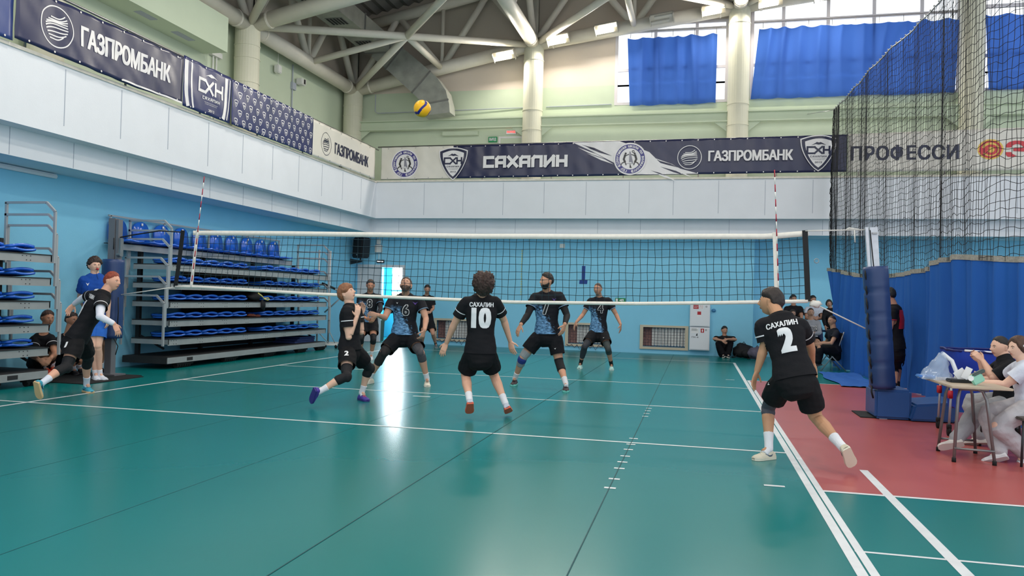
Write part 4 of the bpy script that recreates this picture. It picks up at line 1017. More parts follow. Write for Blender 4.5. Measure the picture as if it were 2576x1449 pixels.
def pud(u, v): 
    return V((10.62+u*.75+.05*math.sin(v*9), 4.1+v*3.0, .018+.05*abs(noise.noise(V((u*5, v*6, 1))))*math.sin(PI*u)**.5+.10*max(0, u-.75)))
g = [[mb.v(pud(i/14, j/40)) for j in range(41)] for i in range(15)]
for i in range(14):
    for j in range(40): mb.fv([g[i][j], g[i+1][j], g[i+1][j+1], g[i][j+1]])
mb.build('cloth', DCL, T, True)
mb = MB(O); pr = None
for i in range(nu+1):
    p = cpt(i/nu, 1); n = cpath(i/nu)[1]; q = [mb.v(p+n*.012+V((0, 0, -.03))), mb.v(p+n*.012+V((0, 0, .045))), mb.v(p-n*.012+V((0, 0, .045))), mb.v(p-n*.012+V((0, 0, -.03)))]
    if pr: mb.skin(pr, q)
    pr = q
mb.build('hem', HEM, T)
ZTOP = 6.42
def npt(s, z):
    p, n = cpath(max(0, min(1, s))); k = (z-2.0)/4.4
    q = p+n*(.012*math.sin(s*LEN*9+z*.2)+.03*math.sin(s*LEN*4.1))*(1-.4*k)
    q.z = z; lead = math.exp(-s*LEN/.3); q.y += lead*.25*math.sin(max(0, min(1, k))*PI); return q
mb = MB(O); rnd = random.Random(4); s = 0; ncord = 0
while s < .985:
    z0 = ctop(s)-.02; pts = [npt(s+.0015*math.sin(j*1.7+s*300)+.001*rnd.uniform(-1, 1), z0+(ZTOP-z0)*j/9) for j in range(10)]
    mb.tube(pts, .0040, 3, cap=False); s += rnd.choice((.05, .065, .075, .085))/LEN if s*LEN > .6 else .03/LEN
mb.build('net_upright_cords', NETB, T)
mb = MB(O)
for j in range(40):
    zz = 1.95+.115*j; pts = []
    for i in range(300):
        s = i/299; z = zz+.05*noise.noise(V((s*LEN*2.2, zz*1.2, 3)))+.045*noise.noise(V((s*LEN*7, zz*5, 5)))-.03*abs(math.sin(s*LEN*4.5+zz))
        if z > ctop(s) and z < ZTOP: pts.append(npt(s, z))
        else:
            if len(pts) > 2: mb.tube(pts, .0042, 3, cap=False)
            pts = []
    if len(pts) > 2: mb.tube(pts, .0042, 3, cap=False)
mb.build('net_cross_cords', NETB, T)
mb = MB(O); mb.tube([npt(i/60, ZTOP) for i in range(61)], .012, 6)
for i in range(0, 60): 
    p = npt(i/60, ZTOP); mb.sphere(p+V((0, 0, .03)), .018, 8)
mb.tube([npt(0, ZTOP), V((10.9, 12.5, 6.9))], .008, 5); mb.build('net_cable', STEEL, T, True)
mb = MB(O); rr = random.Random(2)
for k in range(5): mb.tube([npt(0, 2.25+(ZTOP-2.25)*j/40)+V((rr.uniform(-.03, .03), rr.uniform(-.08, .02), 0)) for j in range(41)], .007, 4)
mb.build('gathered_edge', NETB, T, True)
# ---------------- scorer's table, things on it, cart ----------------
WOOD = mat('table_laminate', '#b9a893', rough=.4, var=.1, vscale=9, stretch=(1, 8, 1)); TLEG = mat('table_leg_grey', '#7e7f80', rough=.35, metal=.5)
t = thing('table', 'small school table with grey tube legs and pale wood top', 'table', (10.64, -2.57, 0)); O = (10.64, -2.57, 0)
mb = MB(O); mb.box((10.64, -2.57, .725), (.52, 1.02, .022), bev=.006); mb.build('tabletop', WOOD, t)
for x, y, sx, sy in ((10.47, -2.88, -.02, -.03), (10.80, -2.93, .03, -.03), (10.49, -2.30, -.02, .05), (10.83, -2.31, .03, .05)):
    mb = MB(O); mb.tube([(x, y, .03), (x-sx*2, y-sy*1.5, .6), (x-sx*3, y-sy*2, .68), (x-sx*6, y-sy*2, .712)], .0145, 10); mb.build('leg', TLEG, t, True)
    mb = MB(O); mb.tube([(x, y, 0), (x, y, .04)], .019, 10); mb.build('foot_cap', RUBBER, t, True)
for p, q in (((10.47, -2.88, .13), (10.80, -2.93, .13)), ((10.49, -2.30, .13), (10.83, -2.31, .13)), ((10.52, -2.85, .69), (10.76, -2.88, .69)), ((10.53, -2.4, .69), (10.77, -2.4, .69)), ((10.65, -2.88, .69), (10.65, -2.4, .69))):
    mb = MB(O); mb.tube([p, q], .011, 8); mb.build('crossbar', TLEG, t, True)
PLAS = mat('plastic_film', '#bfd4ee', rough=.15, spec=.6, alpha=.38)
t = thing('plastic_bag', 'crumpled clear plastic bag standing on the table edge', 'bag', (10.47, -2.35, .737)); O = (10.47, -2.35, .737)
mb = MB(O)
def bagf(u, v):
    a = 2*PI*u; r = (.15*(1-v)+.03*v)*(1+.35*noise.noise(V((math.cos(a)*2, math.sin(a)*2, v*4)))); return V((10.44+.06*v+r*math.cos(a), -2.35+r*1.1*math.sin(a), .739+.27*v+.02*noise.noise(V((a, v*5, 1)))))
mb.grid(bagf, 28, 12); mb.build('film', PLAS, t, True)
mb = MB(O); mb.tube([(10.5, -2.35, 1.0), (10.58, -2.38, .93), (10.62, -2.42, .8), (10.60, -2.42, .742)], .022, 6); mb.build('twisted_neck', mat('plastic_white', '#d9dde2', rough=.3), t, True)
mb = MB(O); mb.box((10.36, -2.3, .757), (.16, .16, .03), bev=.01); mb.build('wrapped_item', mat('item_blue', '#4f86cf', rough=.4), t)
t = thing('flip_scoreboard', 'black based white flip scoreboard lying on the table', 'scoreboard', (10.6, -2.62, .737)); O = (10.6, -2.62, .737)
mb = MB(O); mb.box((10.58, -2.62, .752), (.2, .16, .03), bev=.006); mb.build('base', BLACK, t)
mb = MB(O); mb.box((10.60, -2.6, .81), (.1, .012, .1), (V((.8, .0, .6)), V((0, 1, 0)), V((-.6, 0, .8)))); mb.box((10.64, -2.64, .83), (.06, .012, .12), (V((.9, 0, -.4)), V((0, 1, 0)), V((.4, 0, .9)))); mb.build('flip_card', TAGW, t)
t = thing('pouch', 'folded mint green and dark case under the girl\'s hand on the table', 'case', (10.68, -2.86, .737)); O = (10.68, -2.86, .737)
mb = MB(O); mb.box((10.66, -2.86, .80), (.11, .05, .10), (V((.85, 0, .5)), V((0, 1, 0)), V((-.5, 0, .85))), .01); mb.build('case_body', mat('case_mint', '#8fc9b4', rough=.5), t)
mb = MB(O); mb.box((10.67, -2.86, .852), (.12, .055, .035), (V((.85, 0, .5)), V((0, 1, 0)), V((-.5, 0, .85))), .008); mb.build('case_flap', mat('case_dark', '#4c5a58', rough=.6), t)
mb = MB(O); mb.tube([(10.60, -2.895, .80), (10.60, -2.885, .80)], .025, 14); mb.build('round_button', TAGW, t)
CARTB = mat('cart_fabric_blue', '#1b3fae', rough=.55, bump=.2, bscale=9)
t = thing('ball_cart', 'wheeled cart with a sagging bright blue fabric hopper behind the table', 'cart', (11.25, -.95, 0)); O = (11.25, -.95, 0)
mb = MB(O)
def hop(u, v):
    a = 2*PI*u; c_, s_ = math.cos(a), math.sin(a); q = (abs(c_)**6+abs(s_)**6)**(-1/6)
    k = .34*(.78+.22*v)*(1+.06*noise.noise(V((c_*3, s_*3, v*3)))); return V((11.27+k*q*c_, -.95+k*1.2*q*s_, .30+.68*v+.03*noise.noise(V((a*2, v, 5)))))
mb.grid(hop, 44, 12); mb.grid(lambda u, v: hop(u, 0)*(1-v)+V((11.27, -.95, .27))*v, 44, 3); mb.build('fabric_hopper', CARTB, t, True)
mb = MB(O); mb.tube([hop(i/24, 1) for i in range(24)], .014, 6, closed=True); mb.build('rim', mat('rim_navy', '#18246a', rough=.5), t, True)
for x, y in ((10.9, -1.2), (11.6, -1.2), (10.95, -.6), (11.6, -.6)):
    mb = MB(O); mb.tube([(x, y, .12), (x+.02, y, .62)], .014, 8); mb.mi = 1; mb.b2((x-.02, y-.025, .43), (x+.03, y+.02, .52), .004); mb.build('leg', [RAILM, STR], t, True)
    mb = MB(O); mb.tube([(x-.015, y, .05), (x+.015, y, .05)], .05, 14); mb.b2((x-.02, y-.03, .08), (x+.02, y+.03, .13)); mb.build('castor', RUBBER, t, True)
mb = MB(O); mb.tube([(11.0, -1.36, .99), (11.55, -1.36, .97)], .012, 8); mb.build('handle_bar', TAGW, t, True)
# seats of the two scorers
CHW = mat('chair_frame_dark', '#35363a', rough=.4, metal=.4); PLY = mat('chair_ply', '#4a4038', rough=.5)
def chair(name, x, y, rz, label, cat, h=.44, folding=False):
    t = thing(name, label, cat, (x, y, 0), rz)
    mb = MB(); mb.box((0, 0, h), (.40, .40, .025), bev=.01); mb.build('seat', PLY if not folding else CHW, t)
    if not folding:
        for i in (-1, 1):
            for j in (-1, 1):
                mb = MB(); mb.tube([(i*.19, j*.19, 0), (i*.17, j*.17, h)], .012, 8); mb.build('leg', CHW, t, True)
        mb = MB(); mb.box((.21, 0, h+.33), (.025, .38, .18), bev=.01); mb.build('backrest', PLY, t)
        for j in (-1, 1): mb = MB(); mb.tube([(.18, j*.17, h), (.21, j*.17, h+.4)], .012, 8); mb.build('back_post', CHW, t, True)
    else:
        for j in (-1, 1):
            mb = MB(); mb.tube([(-.25, j*.2, 0), (.10, j*.2, .46), (.24, j*.2, .88)], .013, 8); mb.build('front_leg', RAILM, t, True)
            mb = MB(); mb.tube([(.30, j*.2, 0), (-.12, j*.2, h)], .013, 8); mb.build('rear_leg', RAILM, t, True)
        mb = MB(); mb.tube([(-.16, -.2, .12), (-.16, .2, .12)], .009, 6); mb.build('crossbar', RAILM, t, True)
        mb = MB(); mb.box((.21, 0, .78), (.02, .42, .16), bev=.008); mb.build('backrest', mat('chair_pattern', '#3a3440', rough=.7, var=.8, vscale=14), t)
    return t
chair('chair', 11.22, -2.0, 0, 'dark chair under the woman in the dark shirt', 'chair')
chair('chair', 11.22, -2.72, 0, 'dark chair under the girl in the white shirt at the right edge', 'chair')
chair('folding_chair', 11.02, 8.0, .15, 'metal folding chair under the man in dark clothes by the blue curtain', 'chair', .44, True)
# stepped bench in the far recess, backpacks on the floor
BENCH = mat('bench_blue', '#2f5f9f', rough=.5)
t = thing('bench', 'low dark blue stepped bench in the far right recess', 'bench', (10.65, 10.9, 0)); O = (10.65, 10.9, 0)
mb = MB(O); mb.b2((10.0, 10.0, .38), (11.6, 10.4, .43)); mb.build('lower_seat', BENCH, t)
mb = MB(O); mb.b2((10.0, 10.75, .78), (11.6, 11.15, .83)); mb.build('upper_seat', BENCH, t)
for x in (10.05, 10.75, 11.5):
    mb = MB(O); mb.b2((x, 10.05, 0), (x+.05, 10.35, .38)); mb.b2((x, 10.8, 0), (x+.05, 11.1, .78)); mb.b2((x, 10.3, .2), (x+.05, 10.85, .25)); mb.build('support', RAILM, t)
mb = MB(O); mb.tube([(9.75, 11.5, 1.35), (11.6, 11.5, 1.35)], .02, 8); mb.build('rear_rail', RAILM, t)
def backpack(c, s, m, label, seed):
    t = thing('backpack', label, 'backpack', c, 0, 'bags on the floor by the far wall'); c = V(c)
    mb = MB(c); noise_blob(mb, c+V((0, 0, .2*s)), .26*s, seed, 20, .35, 1.15, .7, .8)
    for v in mb.bm.verts: v.co.z = max(v.co.z, .002)
    mb.build('bag_body', m, t, True)
    mb = MB(c); mb.tube([c+V((-.2*s, -.16*s, .1)), c+V((-.24*s, -.2*s, .03)), c+V((-.32*s, -.14*s, .02))], .015, 6); mb.tube([c+V((-.06*s, 0, .38*s)), c+V((0, 0, .46*s)), c+V((.06*s, 0, .38*s))], .012, 6); mb.build('strap', BAGB, t, True)
    mb = MB(c); noise_blob(mb, c+V((.08*s, -.17*s, .14*s)), .13*s, seed+3, 12, .3, 1.2, .5, .8); mb.build('front_pocket', m, t, True)
    return t
backpack((9.3, 11.02, 0), .95, BAGB, 'black backpack on the floor beside the seated boy', 1.7)
backpack((9.62, 10.6, 0), .8, mat('bag_grey', '#5a5668', rough=.8, var=.3, vscale=8), 'grey and dark bag on the floor right of the black backpack', 4.2)
# ---------------- people ----------------
# joints in metres: pel pelvis, nk neck base, hd head centre, s shoulder, e elbow, w wrist, f finger tips, h hip, k knee, a ankle, t toe tip (l/r = own left/right)
PJ = {"ten":{"H":1.86,"tl":[5.42,-2.01,0.01],"al":[5.47,-2.18,0.23],"tr":[5.83,-1.63,0.01],"ar":[5.83,-1.86,0.17],"pel":[5.51,-1.91,0.81],"nk":[5.51,-1.91,1.45],"hd":[5.58,-2.07,1.6],"sl":[5.33,-1.96,1.38],"sr":[5.67,-1.86,1.39],"hl":[5.43,-1.93,0.78],"hr":[5.59,-1.89,0.78],"el":[5.16,-1.88,1.11],"wl":[5.04,-1.79,0.87],"fl":[4.97,-1.82,0.69],"kl":[5.29,-1.77,0.49],"er":[5.73,-1.64,1.17],"wr":[5.79,-1.53,0.91],"fr":[5.83,-1.53,0.75],"kr":[5.6,-1.58,0.49]},"two":{"H":1.82,"al":[8.75,-3.39,0.1],"tl":[8.56,-3.55,0.03],"tr":[9.44,-3.73,0.01],"ar":[9.32,-3.84,0.23],"pel":[8.94,-3.55,0.81],"nk":[8.82,-3.41,1.33],"hd":[8.75,-3.25,1.47],"sl":[8.66,-3.4,1.24],"sr":[9.0,-3.44,1.26],"hl":[8.85,-3.54,0.76],"hr":[9.03,-3.56,0.77],"el":[8.7,-3.41,1.1],"wl":[8.63,-3.38,0.82],"fl":[8.59,-3.4,0.68],"kl":[8.75,-3.21,0.46],"er":[9.12,-3.22,1.06],"wr":[9.17,-2.99,0.9],"fr":[9.18,-3.0,0.81],"kr":[9.14,-3.44,0.44]},"youth":{"H":1.8,"al":[3.62,-1.11,0.1],"tl":[3.93,-1.37,0.03],"tr":[3.29,-1.98,0.01],"ar":[3.46,-2.04,0.21],"pel":[3.61,-1.51,0.75],"nk":[3.6,-1.51,1.28],"hd":[3.56,-1.53,1.45],"sl":[3.6,-1.31,1.23],"sr":[3.64,-1.7,1.22],"hl":[3.63,-1.44,0.7],"hr":[3.62,-1.6,0.71],"el":[3.67,-1.3,0.94],"wl":[3.66,-1.29,1.17],"fl":[3.69,-1.28,1.31],"kl":[3.73,-1.12,0.44],"er":[3.68,-1.7,0.89],"wr":[3.76,-1.65,1.15],"fr":[3.78,-1.64,1.32],"kr":[3.75,-1.89,0.4]},"runner":{"H":1.8,"al":[-0.12,-1.9,0.1],"tl":[0.33,-2.13,0.03],"tr":[0.28,-3.09,0.01],"ar":[0.34,-3.14,0.27],"pel":[0.25,-2.5,0.8],"nk":[0.47,-2.31,1.37],"hd":[0.54,-2.25,1.53],"sl":[0.28,-2.25,1.34],"sr":[0.56,-2.46,1.28],"hl":[0.23,-2.4,0.76],"hr":[0.3,-2.57,0.75],"el":[-0.01,-2.12,1.31],"wl":[-0.25,-2.03,1.21],"fl":[-0.28,-2.06,1.15],"kl":[0.05,-2.08,0.48],"er":[0.71,-2.65,1.08],"wr":[0.84,-2.55,0.99],"fr":[0.88,-2.52,0.89],"kr":[0.36,-2.79,0.44]},"six":{"H":1.95,"al":[3.85,0.91,0.11],"tl":[4.01,0.5,0.03],"ar":[2.9,0.83,0.11],"tr":[2.88,0.69,0.03],"pel":[3.42,0.97,0.85],"nk":[3.42,0.96,1.43],"hd":[3.48,0.81,1.61],"sl":[3.64,1.04,1.37],"sr":[3.23,0.88,1.36],"hl":[3.52,1.01,0.77],"hr":[3.32,0.93,0.77],"el":[3.79,0.95,1.08],"wl":[3.85,0.72,0.9],"fl":[3.81,0.7,0.77],"kl":[3.8,0.71,0.54],"er":[3.18,0.7,1.08],"wr":[3.18,0.4,1.13],"fr":[3.11,0.37,1.14],"kr":[3.2,0.65,0.53]},"eight":{"H":1.9,"al":[1.01,5.23,0.1],"tl":[1.1,4.97,0.03],"ar":[0.75,5.2,0.1],"tr":[0.82,4.92,0.03],"pel":[0.89,5.31,0.87],"nk":[0.9,5.31,1.45],"hd":[0.96,5.19,1.65],"sl":[1.1,5.39,1.39],"sr":[0.71,5.22,1.38],"hl":[0.98,5.34,0.82],"hr":[0.8,5.26,0.82],"el":[1.21,5.21,1.13],"wl":[1.18,4.98,0.95],"fl":[1.14,4.96,0.89],"kl":[1.13,5.04,0.46],"er":[0.77,5.08,1.08],"wr":[0.98,4.93,0.93],"fr":[1.06,4.97,0.9],"kr":[0.87,4.96,0.49]},"seven":{"H":1.97,"al":[6.06,1.24,0.11],"tl":[6.19,0.49,0.03],"ar":[5.12,1.71,0.11],"tr":[5.16,0.95,0.03],"pel":[5.67,1.58,0.92],"nk":[5.65,1.57,1.54],"hd":[5.67,1.42,1.74],"sl":[5.86,1.61,1.5],"sr":[5.46,1.53,1.47],"hl":[5.79,1.6,0.85],"hr":[5.55,1.56,0.85],"el":[6.0,1.55,1.19],"wl":[6.01,1.28,1.05],"fl":[5.97,1.27,0.91],"kl":[5.89,1.55,0.42],"er":[5.38,1.37,1.18],"wr":[5.33,1.11,1.03],"fr":[5.27,1.09,0.89],"kr":[5.3,1.48,0.49]},"four":{"H":1.84,"al":[6.33,5.46,0.1],"tl":[6.42,4.79,0.03],"ar":[5.68,5.42,0.1],"tr":[5.68,4.76,0.03],"pel":[6.03,5.54,0.82],"nk":[6.03,5.54,1.5],"hd":[6.01,5.41,1.69],"sl":[6.22,5.56,1.45],"sr":[5.85,5.51,1.43],"hl":[6.13,5.55,0.76],"hr":[5.94,5.53,0.76],"el":[6.4,5.57,1.15],"wl":[6.51,5.38,0.96],"fl":[6.51,5.38,0.8],"kl":[6.28,5.23,0.44],"er":[5.69,5.48,1.13],"wr":[5.59,5.26,0.98],"fr":[5.54,5.25,0.85],"kr":[5.79,5.21,0.48]},"man":{"H":1.8,"al":[0.9,9.98,0.1],"tl":[1.09,9.57,0.03],"ar":[0.58,9.74,0.1],"tr":[0.77,9.15,0.03],"pel":[0.67,9.83,0.77],"nk":[0.64,9.82,1.45],"hd":[0.7,9.71,1.64],"sl":[0.8,9.88,1.39],"sr":[0.49,9.76,1.38],"hl":[0.76,9.86,0.73],"hr":[0.59,9.8,0.72],"el":[0.83,9.88,1.11],"wl":[0.82,9.63,0.99],"fl":[0.74,9.6,0.98],"kl":[0.92,9.65,0.41],"er":[0.46,9.75,1.05],"wr":[0.66,9.57,1.0],"fr":[0.74,9.6,1.0],"kr":[0.69,9.48,0.4]},"blue":{"H":1.82,"al":[-1.05,-0.58,0.1],"tl":[-0.94,-0.62,0.03],"ar":[-1.11,-0.61,0.1],"tr":[-0.93,-0.74,0.03],"pel":[-1.14,-0.62,0.98],"nk":[-1.15,-0.64,1.63],"hd":[-1.15,-0.65,1.79],"sl":[-1.05,-0.55,1.56],"sr":[-1.26,-0.74,1.55],"hl":[-1.09,-0.58,0.93],"hr":[-1.17,-0.65,0.93],"el":[-0.92,-0.61,1.27],"wl":[-0.91,-0.61,0.99],"fl":[-0.9,-0.61,0.84],"kl":[-1.0,-0.7,0.54],"er":[-1.41,-0.64,1.29],"wr":[-1.48,-0.45,1.1],"fr":[-1.43,-0.41,1.02],"kr":[-1.06,-0.74,0.54]},"woman":{"H":1.66,"al":[10.62,-2.4,0.14],"tl":[10.41,-2.41,0.04],"ar":[11.04,-1.78,0.09],"tr":[10.91,-1.75,0.03],"pel":[11.23,-1.93,0.5],"nk":[11.23,-1.91,0.91],"hd":[11.18,-1.88,1.06],"sl":[11.22,-2.09,0.87],"sr":[11.25,-1.73,0.87],"hl":[11.2,-2.01,0.48],"hr":[11.25,-1.84,0.49],"el":[11.07,-2.05,0.75],"wl":[11.03,-1.85,0.91],"fl":[10.99,-1.83,0.96],"kl":[10.85,-2.19,0.39],"er":[11.11,-1.69,0.72],"wr":[11.06,-1.67,0.89],"fr":[11.02,-1.65,0.94],"kr":[11.0,-1.55,0.45]},"girl":{"H":1.66,"al":[11.14,-2.66,0.09],"tl":[11.09,-2.66,-0.01],"ar":[10.91,-2.71,0.09],"tr":[10.79,-2.68,0.0],"pel":[11.24,-2.49,0.53],"nk":[11.21,-2.46,0.92],"hd":[11.16,-2.43,1.08],"sl":[11.15,-2.63,0.89],"sr":[11.21,-2.27,0.88],"hl":[11.21,-2.58,0.52],"hr":[11.26,-2.4,0.53],"el":[11.0,-2.59,0.73],"wl":[10.78,-2.52,0.74],"fl":[10.69,-2.49,0.75],"kl":[10.87,-2.76,0.34],"er":[11.17,-2.02,0.73],"wr":[10.99,-1.97,0.73],"fr":[10.88,-1.93,0.74],"kr":[10.88,-2.42,0.42]},"coach":{"H":1.82,"al":[11.33,3.29,0.1],"tl":[11.17,2.9,0.03],"ar":[11.45,3.61,0.1],"tr":[11.28,3.19,0.03],"pel":[11.36,3.36,0.8],"nk":[11.32,3.37,1.47],"hd":[11.23,3.38,1.67],"sl":[11.25,3.19,1.4],"sr":[11.41,3.54,1.42],"hl":[11.32,3.29,0.74],"hr":[11.41,3.43,0.74],"el":[11.24,3.19,1.2],"wl":[11.18,3.19,0.94],"fl":[11.16,3.19,0.84],"kl":[11.39,3.58,0.43],"er":[11.44,3.53,1.2],"wr":[11.42,3.53,0.97],"fr":[11.41,3.53,0.86],"kr":[11.48,3.79,0.43]},"boy":{"H":1.7,"al":[8.89,10.75,0.09],"tl":[8.9,10.52,0.02],"ar":[8.76,10.75,0.09],"tr":[8.76,10.52,0.02],"pel":[8.8,11.05,0.13],"nk":[8.79,11.07,0.54],"hd":[8.79,11.07,0.72],"sl":[8.95,11.06,0.51],"sr":[8.64,11.07,0.49],"hl":[8.87,11.05,0.12],"hr":[8.72,11.05,0.11],"el":[9.07,10.79,0.5],"wl":[8.86,10.63,0.51],"fl":[8.76,10.63,0.47],"kl":[8.95,10.81,0.43],"er":[8.51,10.8,0.5],"wr":[8.71,10.64,0.47],"fr":[8.82,10.63,0.41],"kr":[8.62,10.8,0.42]},"blacktee":{"H":1.8,"pel":[10.54,10.9,0.89],"nk":[10.54,10.9,1.41],"hd":[10.53,10.9,1.61],"sl":[10.71,10.88,1.37],"sr":[10.37,10.92,1.36],"hl":[10.62,10.89,0.87],"hr":[10.47,10.91,0.86],"el":[10.72,10.65,1.15],"wl":[10.62,10.5,0.94],"fl":[10.57,10.5,0.86],"kl":[10.64,10.47,0.74],"al":[10.64,10.45,0.39],"tl":[10.62,10.22,0.3],"er":[10.31,10.7,1.14],"wr":[10.4,10.53,0.94],"fr":[10.45,10.52,0.85],"kr":[10.37,10.5,0.73],"ar":[10.39,10.48,0.38],"tr":[10.37,10.25,0.29]},"whitetee":{"H":1.8,"pel":[11.06,10.9,0.91],"nk":[11.04,10.9,1.4],"hd":[11.02,10.9,1.6],"sl":[11.21,10.88,1.36],"sr":[10.89,10.92,1.36],"hl":[11.14,10.89,0.89],"hr":[11.0,10.91,0.88],"el":[11.23,10.65,1.15],"wl":[11.04,10.45,1.11],"fl":[10.96,10.46,1.14],"kl":[11.14,10.47,0.76],"al":[11.15,10.45,0.41],"tl":[11.12,10.22,0.32],"er":[10.84,10.71,1.13],"wr":[10.96,10.47,1.1],"fr":[11.06,10.45,1.15],"kr":[10.9,10.5,0.75],"ar":[10.92,10.48,0.4],"tr":[10.89,10.25,0.31]},"standing":{"H":1.5,"pel":[11.45,10.6,0.93],"nk":[11.42,10.61,1.38],"hd":[11.38,10.61,1.52],"sl":[11.56,10.58,1.33],"sr":[11.29,10.62,1.32],"hl":[11.51,10.59,0.91],"hr":[11.39,10.61,0.91],"el":[11.57,10.4,1.14],"wl":[11.53,10.26,0.96],"fl":[11.51,10.26,0.88],"kl":[11.51,10.58,0.64],"al":[11.51,10.56,0.36],"tl":[11.47,10.37,0.28],"er":[11.23,10.46,1.13],"wr":[11.25,10.31,0.95],"fr":[11.27,10.31,0.87],"kr":[11.4,10.6,0.64],"ar":[11.4,10.58,0.35],"tr":[11.35,10.39,0.28]},"hoodie":{"H":1.78,"pel":[10.89,10.1,0.56],"nk":[10.88,10.11,1.06],"hd":[10.87,10.11,1.28],"sl":[11.05,10.09,1.01],"sr":[10.73,10.13,1.01],"hl":[10.97,10.09,0.54],"hr":[10.81,10.11,0.54],"el":[11.06,9.88,0.78],"wl":[10.88,9.67,0.76],"fl":[10.79,9.68,0.77],"kl":[10.98,9.65,0.58],"al":[10.91,9.49,0.2],"tl":[10.88,9.25,0.11],"er":[10.67,9.95,0.76],"wr":[10.79,9.7,0.73],"fr":[10.88,9.69,0.76],"kr":[10.7,9.69,0.53],"ar":[10.72,9.46,0.17],"tr":[10.67,9.23,0.09]},"child":{"H":1.3,"pel":[10.44,10.05,0.77],"nk":[10.43,10.06,1.1],"hd":[10.43,10.06,1.24],"sl":[10.54,10.04,1.08],"sr":[10.32,10.07,1.07],"hl":[10.49,10.04,0.75],"hr":[10.38,10.05,0.75],"el":[10.57,9.88,0.92],"wl":[10.48,9.76,0.78],"fl":[10.44,9.77,0.74],"kl":[10.5,9.73,0.68],"al":[10.49,9.72,0.42],"tl":[10.47,9.55,0.37],"er":[10.27,9.91,0.91],"wr":[10.33,9.78,0.77],"fr":[10.37,9.77,0.74],"kr":[10.31,9.75,0.67],"ar":[10.32,9.74,0.41],"tr":[10.31,9.56,0.36]},"sitter":{"H":1.8,"pel":[11.12,7.95,0.45],"nk":[11.09,7.97,0.91],"hd":[11.05,7.98,1.12],"sl":[11.12,7.78,0.85],"sr":[11.02,8.15,0.86],"hl":[11.12,7.86,0.42],"hr":[11.1,8.04,0.43],"el":[10.99,7.6,0.63],"wl":[10.81,7.62,0.62],"fl":[10.73,7.63,0.6],"kl":[10.75,7.63,0.51],"al":[10.72,7.62,0.19],"tl":[10.57,7.63,0.09],"er":[11.01,8.37,0.63],"wr":[10.89,8.38,0.6],"fr":[10.8,8.39,0.58],"kr":[10.78,8.09,0.52],"ar":[10.7,8.08,0.21],"tr":[10.55,8.1,0.13]},"bench_a":{"H":1.8,"pel":[-1.91,-0.85,0.25],"nk":[-1.67,-1.07,0.68],"hd":[-1.63,-1.03,0.95],"sl":[-1.59,-1.0,0.64],"sr":[-1.75,-1.15,0.62],"hl":[-1.88,-0.82,0.24],"hr":[-1.94,-0.88,0.24],"el":[-1.39,-1.12,0.43],"wl":[-1.24,-1.35,0.39],"fl":[-1.26,-1.37,0.35],"kl":[-1.55,-0.99,0.47],"al":[-1.78,-0.76,0.19],"tl":[-1.57,-0.9,0.14],"er":[-1.6,-1.32,0.4],"wr":[-1.36,-1.46,0.37],"fr":[-1.33,-1.43,0.34],"kr":[-1.63,-1.11,0.45],"ar":[-1.82,-0.84,0.17],"tr":[-1.62,-0.98,0.12]},"bench_b":{"H":1.8,"pel":[-2.02,-0.23,0.2],"nk":[-1.79,-0.46,0.64],"hd":[-1.76,-0.41,0.91],"sl":[-1.72,-0.39,0.61],"sr":[-1.86,-0.53,0.59],"hl":[-1.99,-0.2,0.19],"hr":[-2.05,-0.26,0.19],"el":[-1.54,-0.54,0.4],"wl":[-1.33,-0.72,0.37],"fl":[-1.35,-0.74,0.33],"kl":[-1.64,-0.36,0.41],"al":[-1.84,-0.12,0.11],"tl":[-1.63,-0.25,0.07],"er":[-1.67,-0.63,0.36],"wr":[-1.41,-0.73,0.35],"fr":[-1.37,-0.69,0.33],"kr":[-1.7,-0.44,0.39],"ar":[-1.89,-0.19,0.09],"tr":[-1.69,-0.33,0.03]},"referee":{"H":1.84,"al":[-1.83,0.51,0.1],"tl":[-1.78,0.42,0.03],"ar":[-1.82,0.33,0.1],"tr":[-1.79,0.25,0.03],"pel":[-1.74,0.43,0.93],"nk":[-1.76,0.4,1.58],"hd":[-1.76,0.39,1.8],"sl":[-1.68,0.47,1.52],"sr":[-1.84,0.33,1.51],"hl":[-1.7,0.46,0.88],"hr":[-1.79,0.39,0.88],"el":[-1.65,0.49,1.24],"wl":[-1.65,0.48,0.95],"fl":[-1.65,0.47,0.78],"kl":[-1.67,0.32,0.49],"er":[-1.85,0.32,1.24],"wr":[-1.82,0.33,0.94],"fr":[-1.8,0.34,0.8],"kr":[-1.67,0.18,0.5]}}
EYEW = mat('eye_white', '#d8d3cc', rough=.3); EYEI = mat('eye_iris', '#2a211c', rough=.25); LIP = {}
def remesh(mb, vox, smooth=4, wr=0, seed=0, fac=.5):
    me = bpy.data.meshes.new('tmp'); bmesh.ops.recalc_face_normals(mb.bm, faces=mb.bm.faces[:]); mb.bm.to_mesh(me); mb.bm.free()
    o = bpy.data.objects.new('tmp', me); col.objects.link(o)
    m = o.modifiers.new('r', 'REMESH'); m.mode = 'VOXEL'; m.voxel_size = vox; m.adaptivity = 0
    s = o.modifiers.new('s', 'SMOOTH'); s.factor = fac; s.iterations = smooth
    bpy.context.view_layer.update()
    r = bpy.data.meshes.new_from_object(o.evaluated_get(bpy.context.evaluated_depsgraph_get()))
    bpy.data.objects.remove(o); bpy.data.meshes.remove(me)
    if wr:
        n = [v.normal.copy() for v in r.vertices]
        for v, q in zip(r.vertices, n):
            p = v.co; v.co = p+q*wr*(noise.noise(p*7+V((seed, 0, 0)))+.7*noise.noise(V((p.x*9, p.y*9, p.z*22+seed)))-.2)
    return r
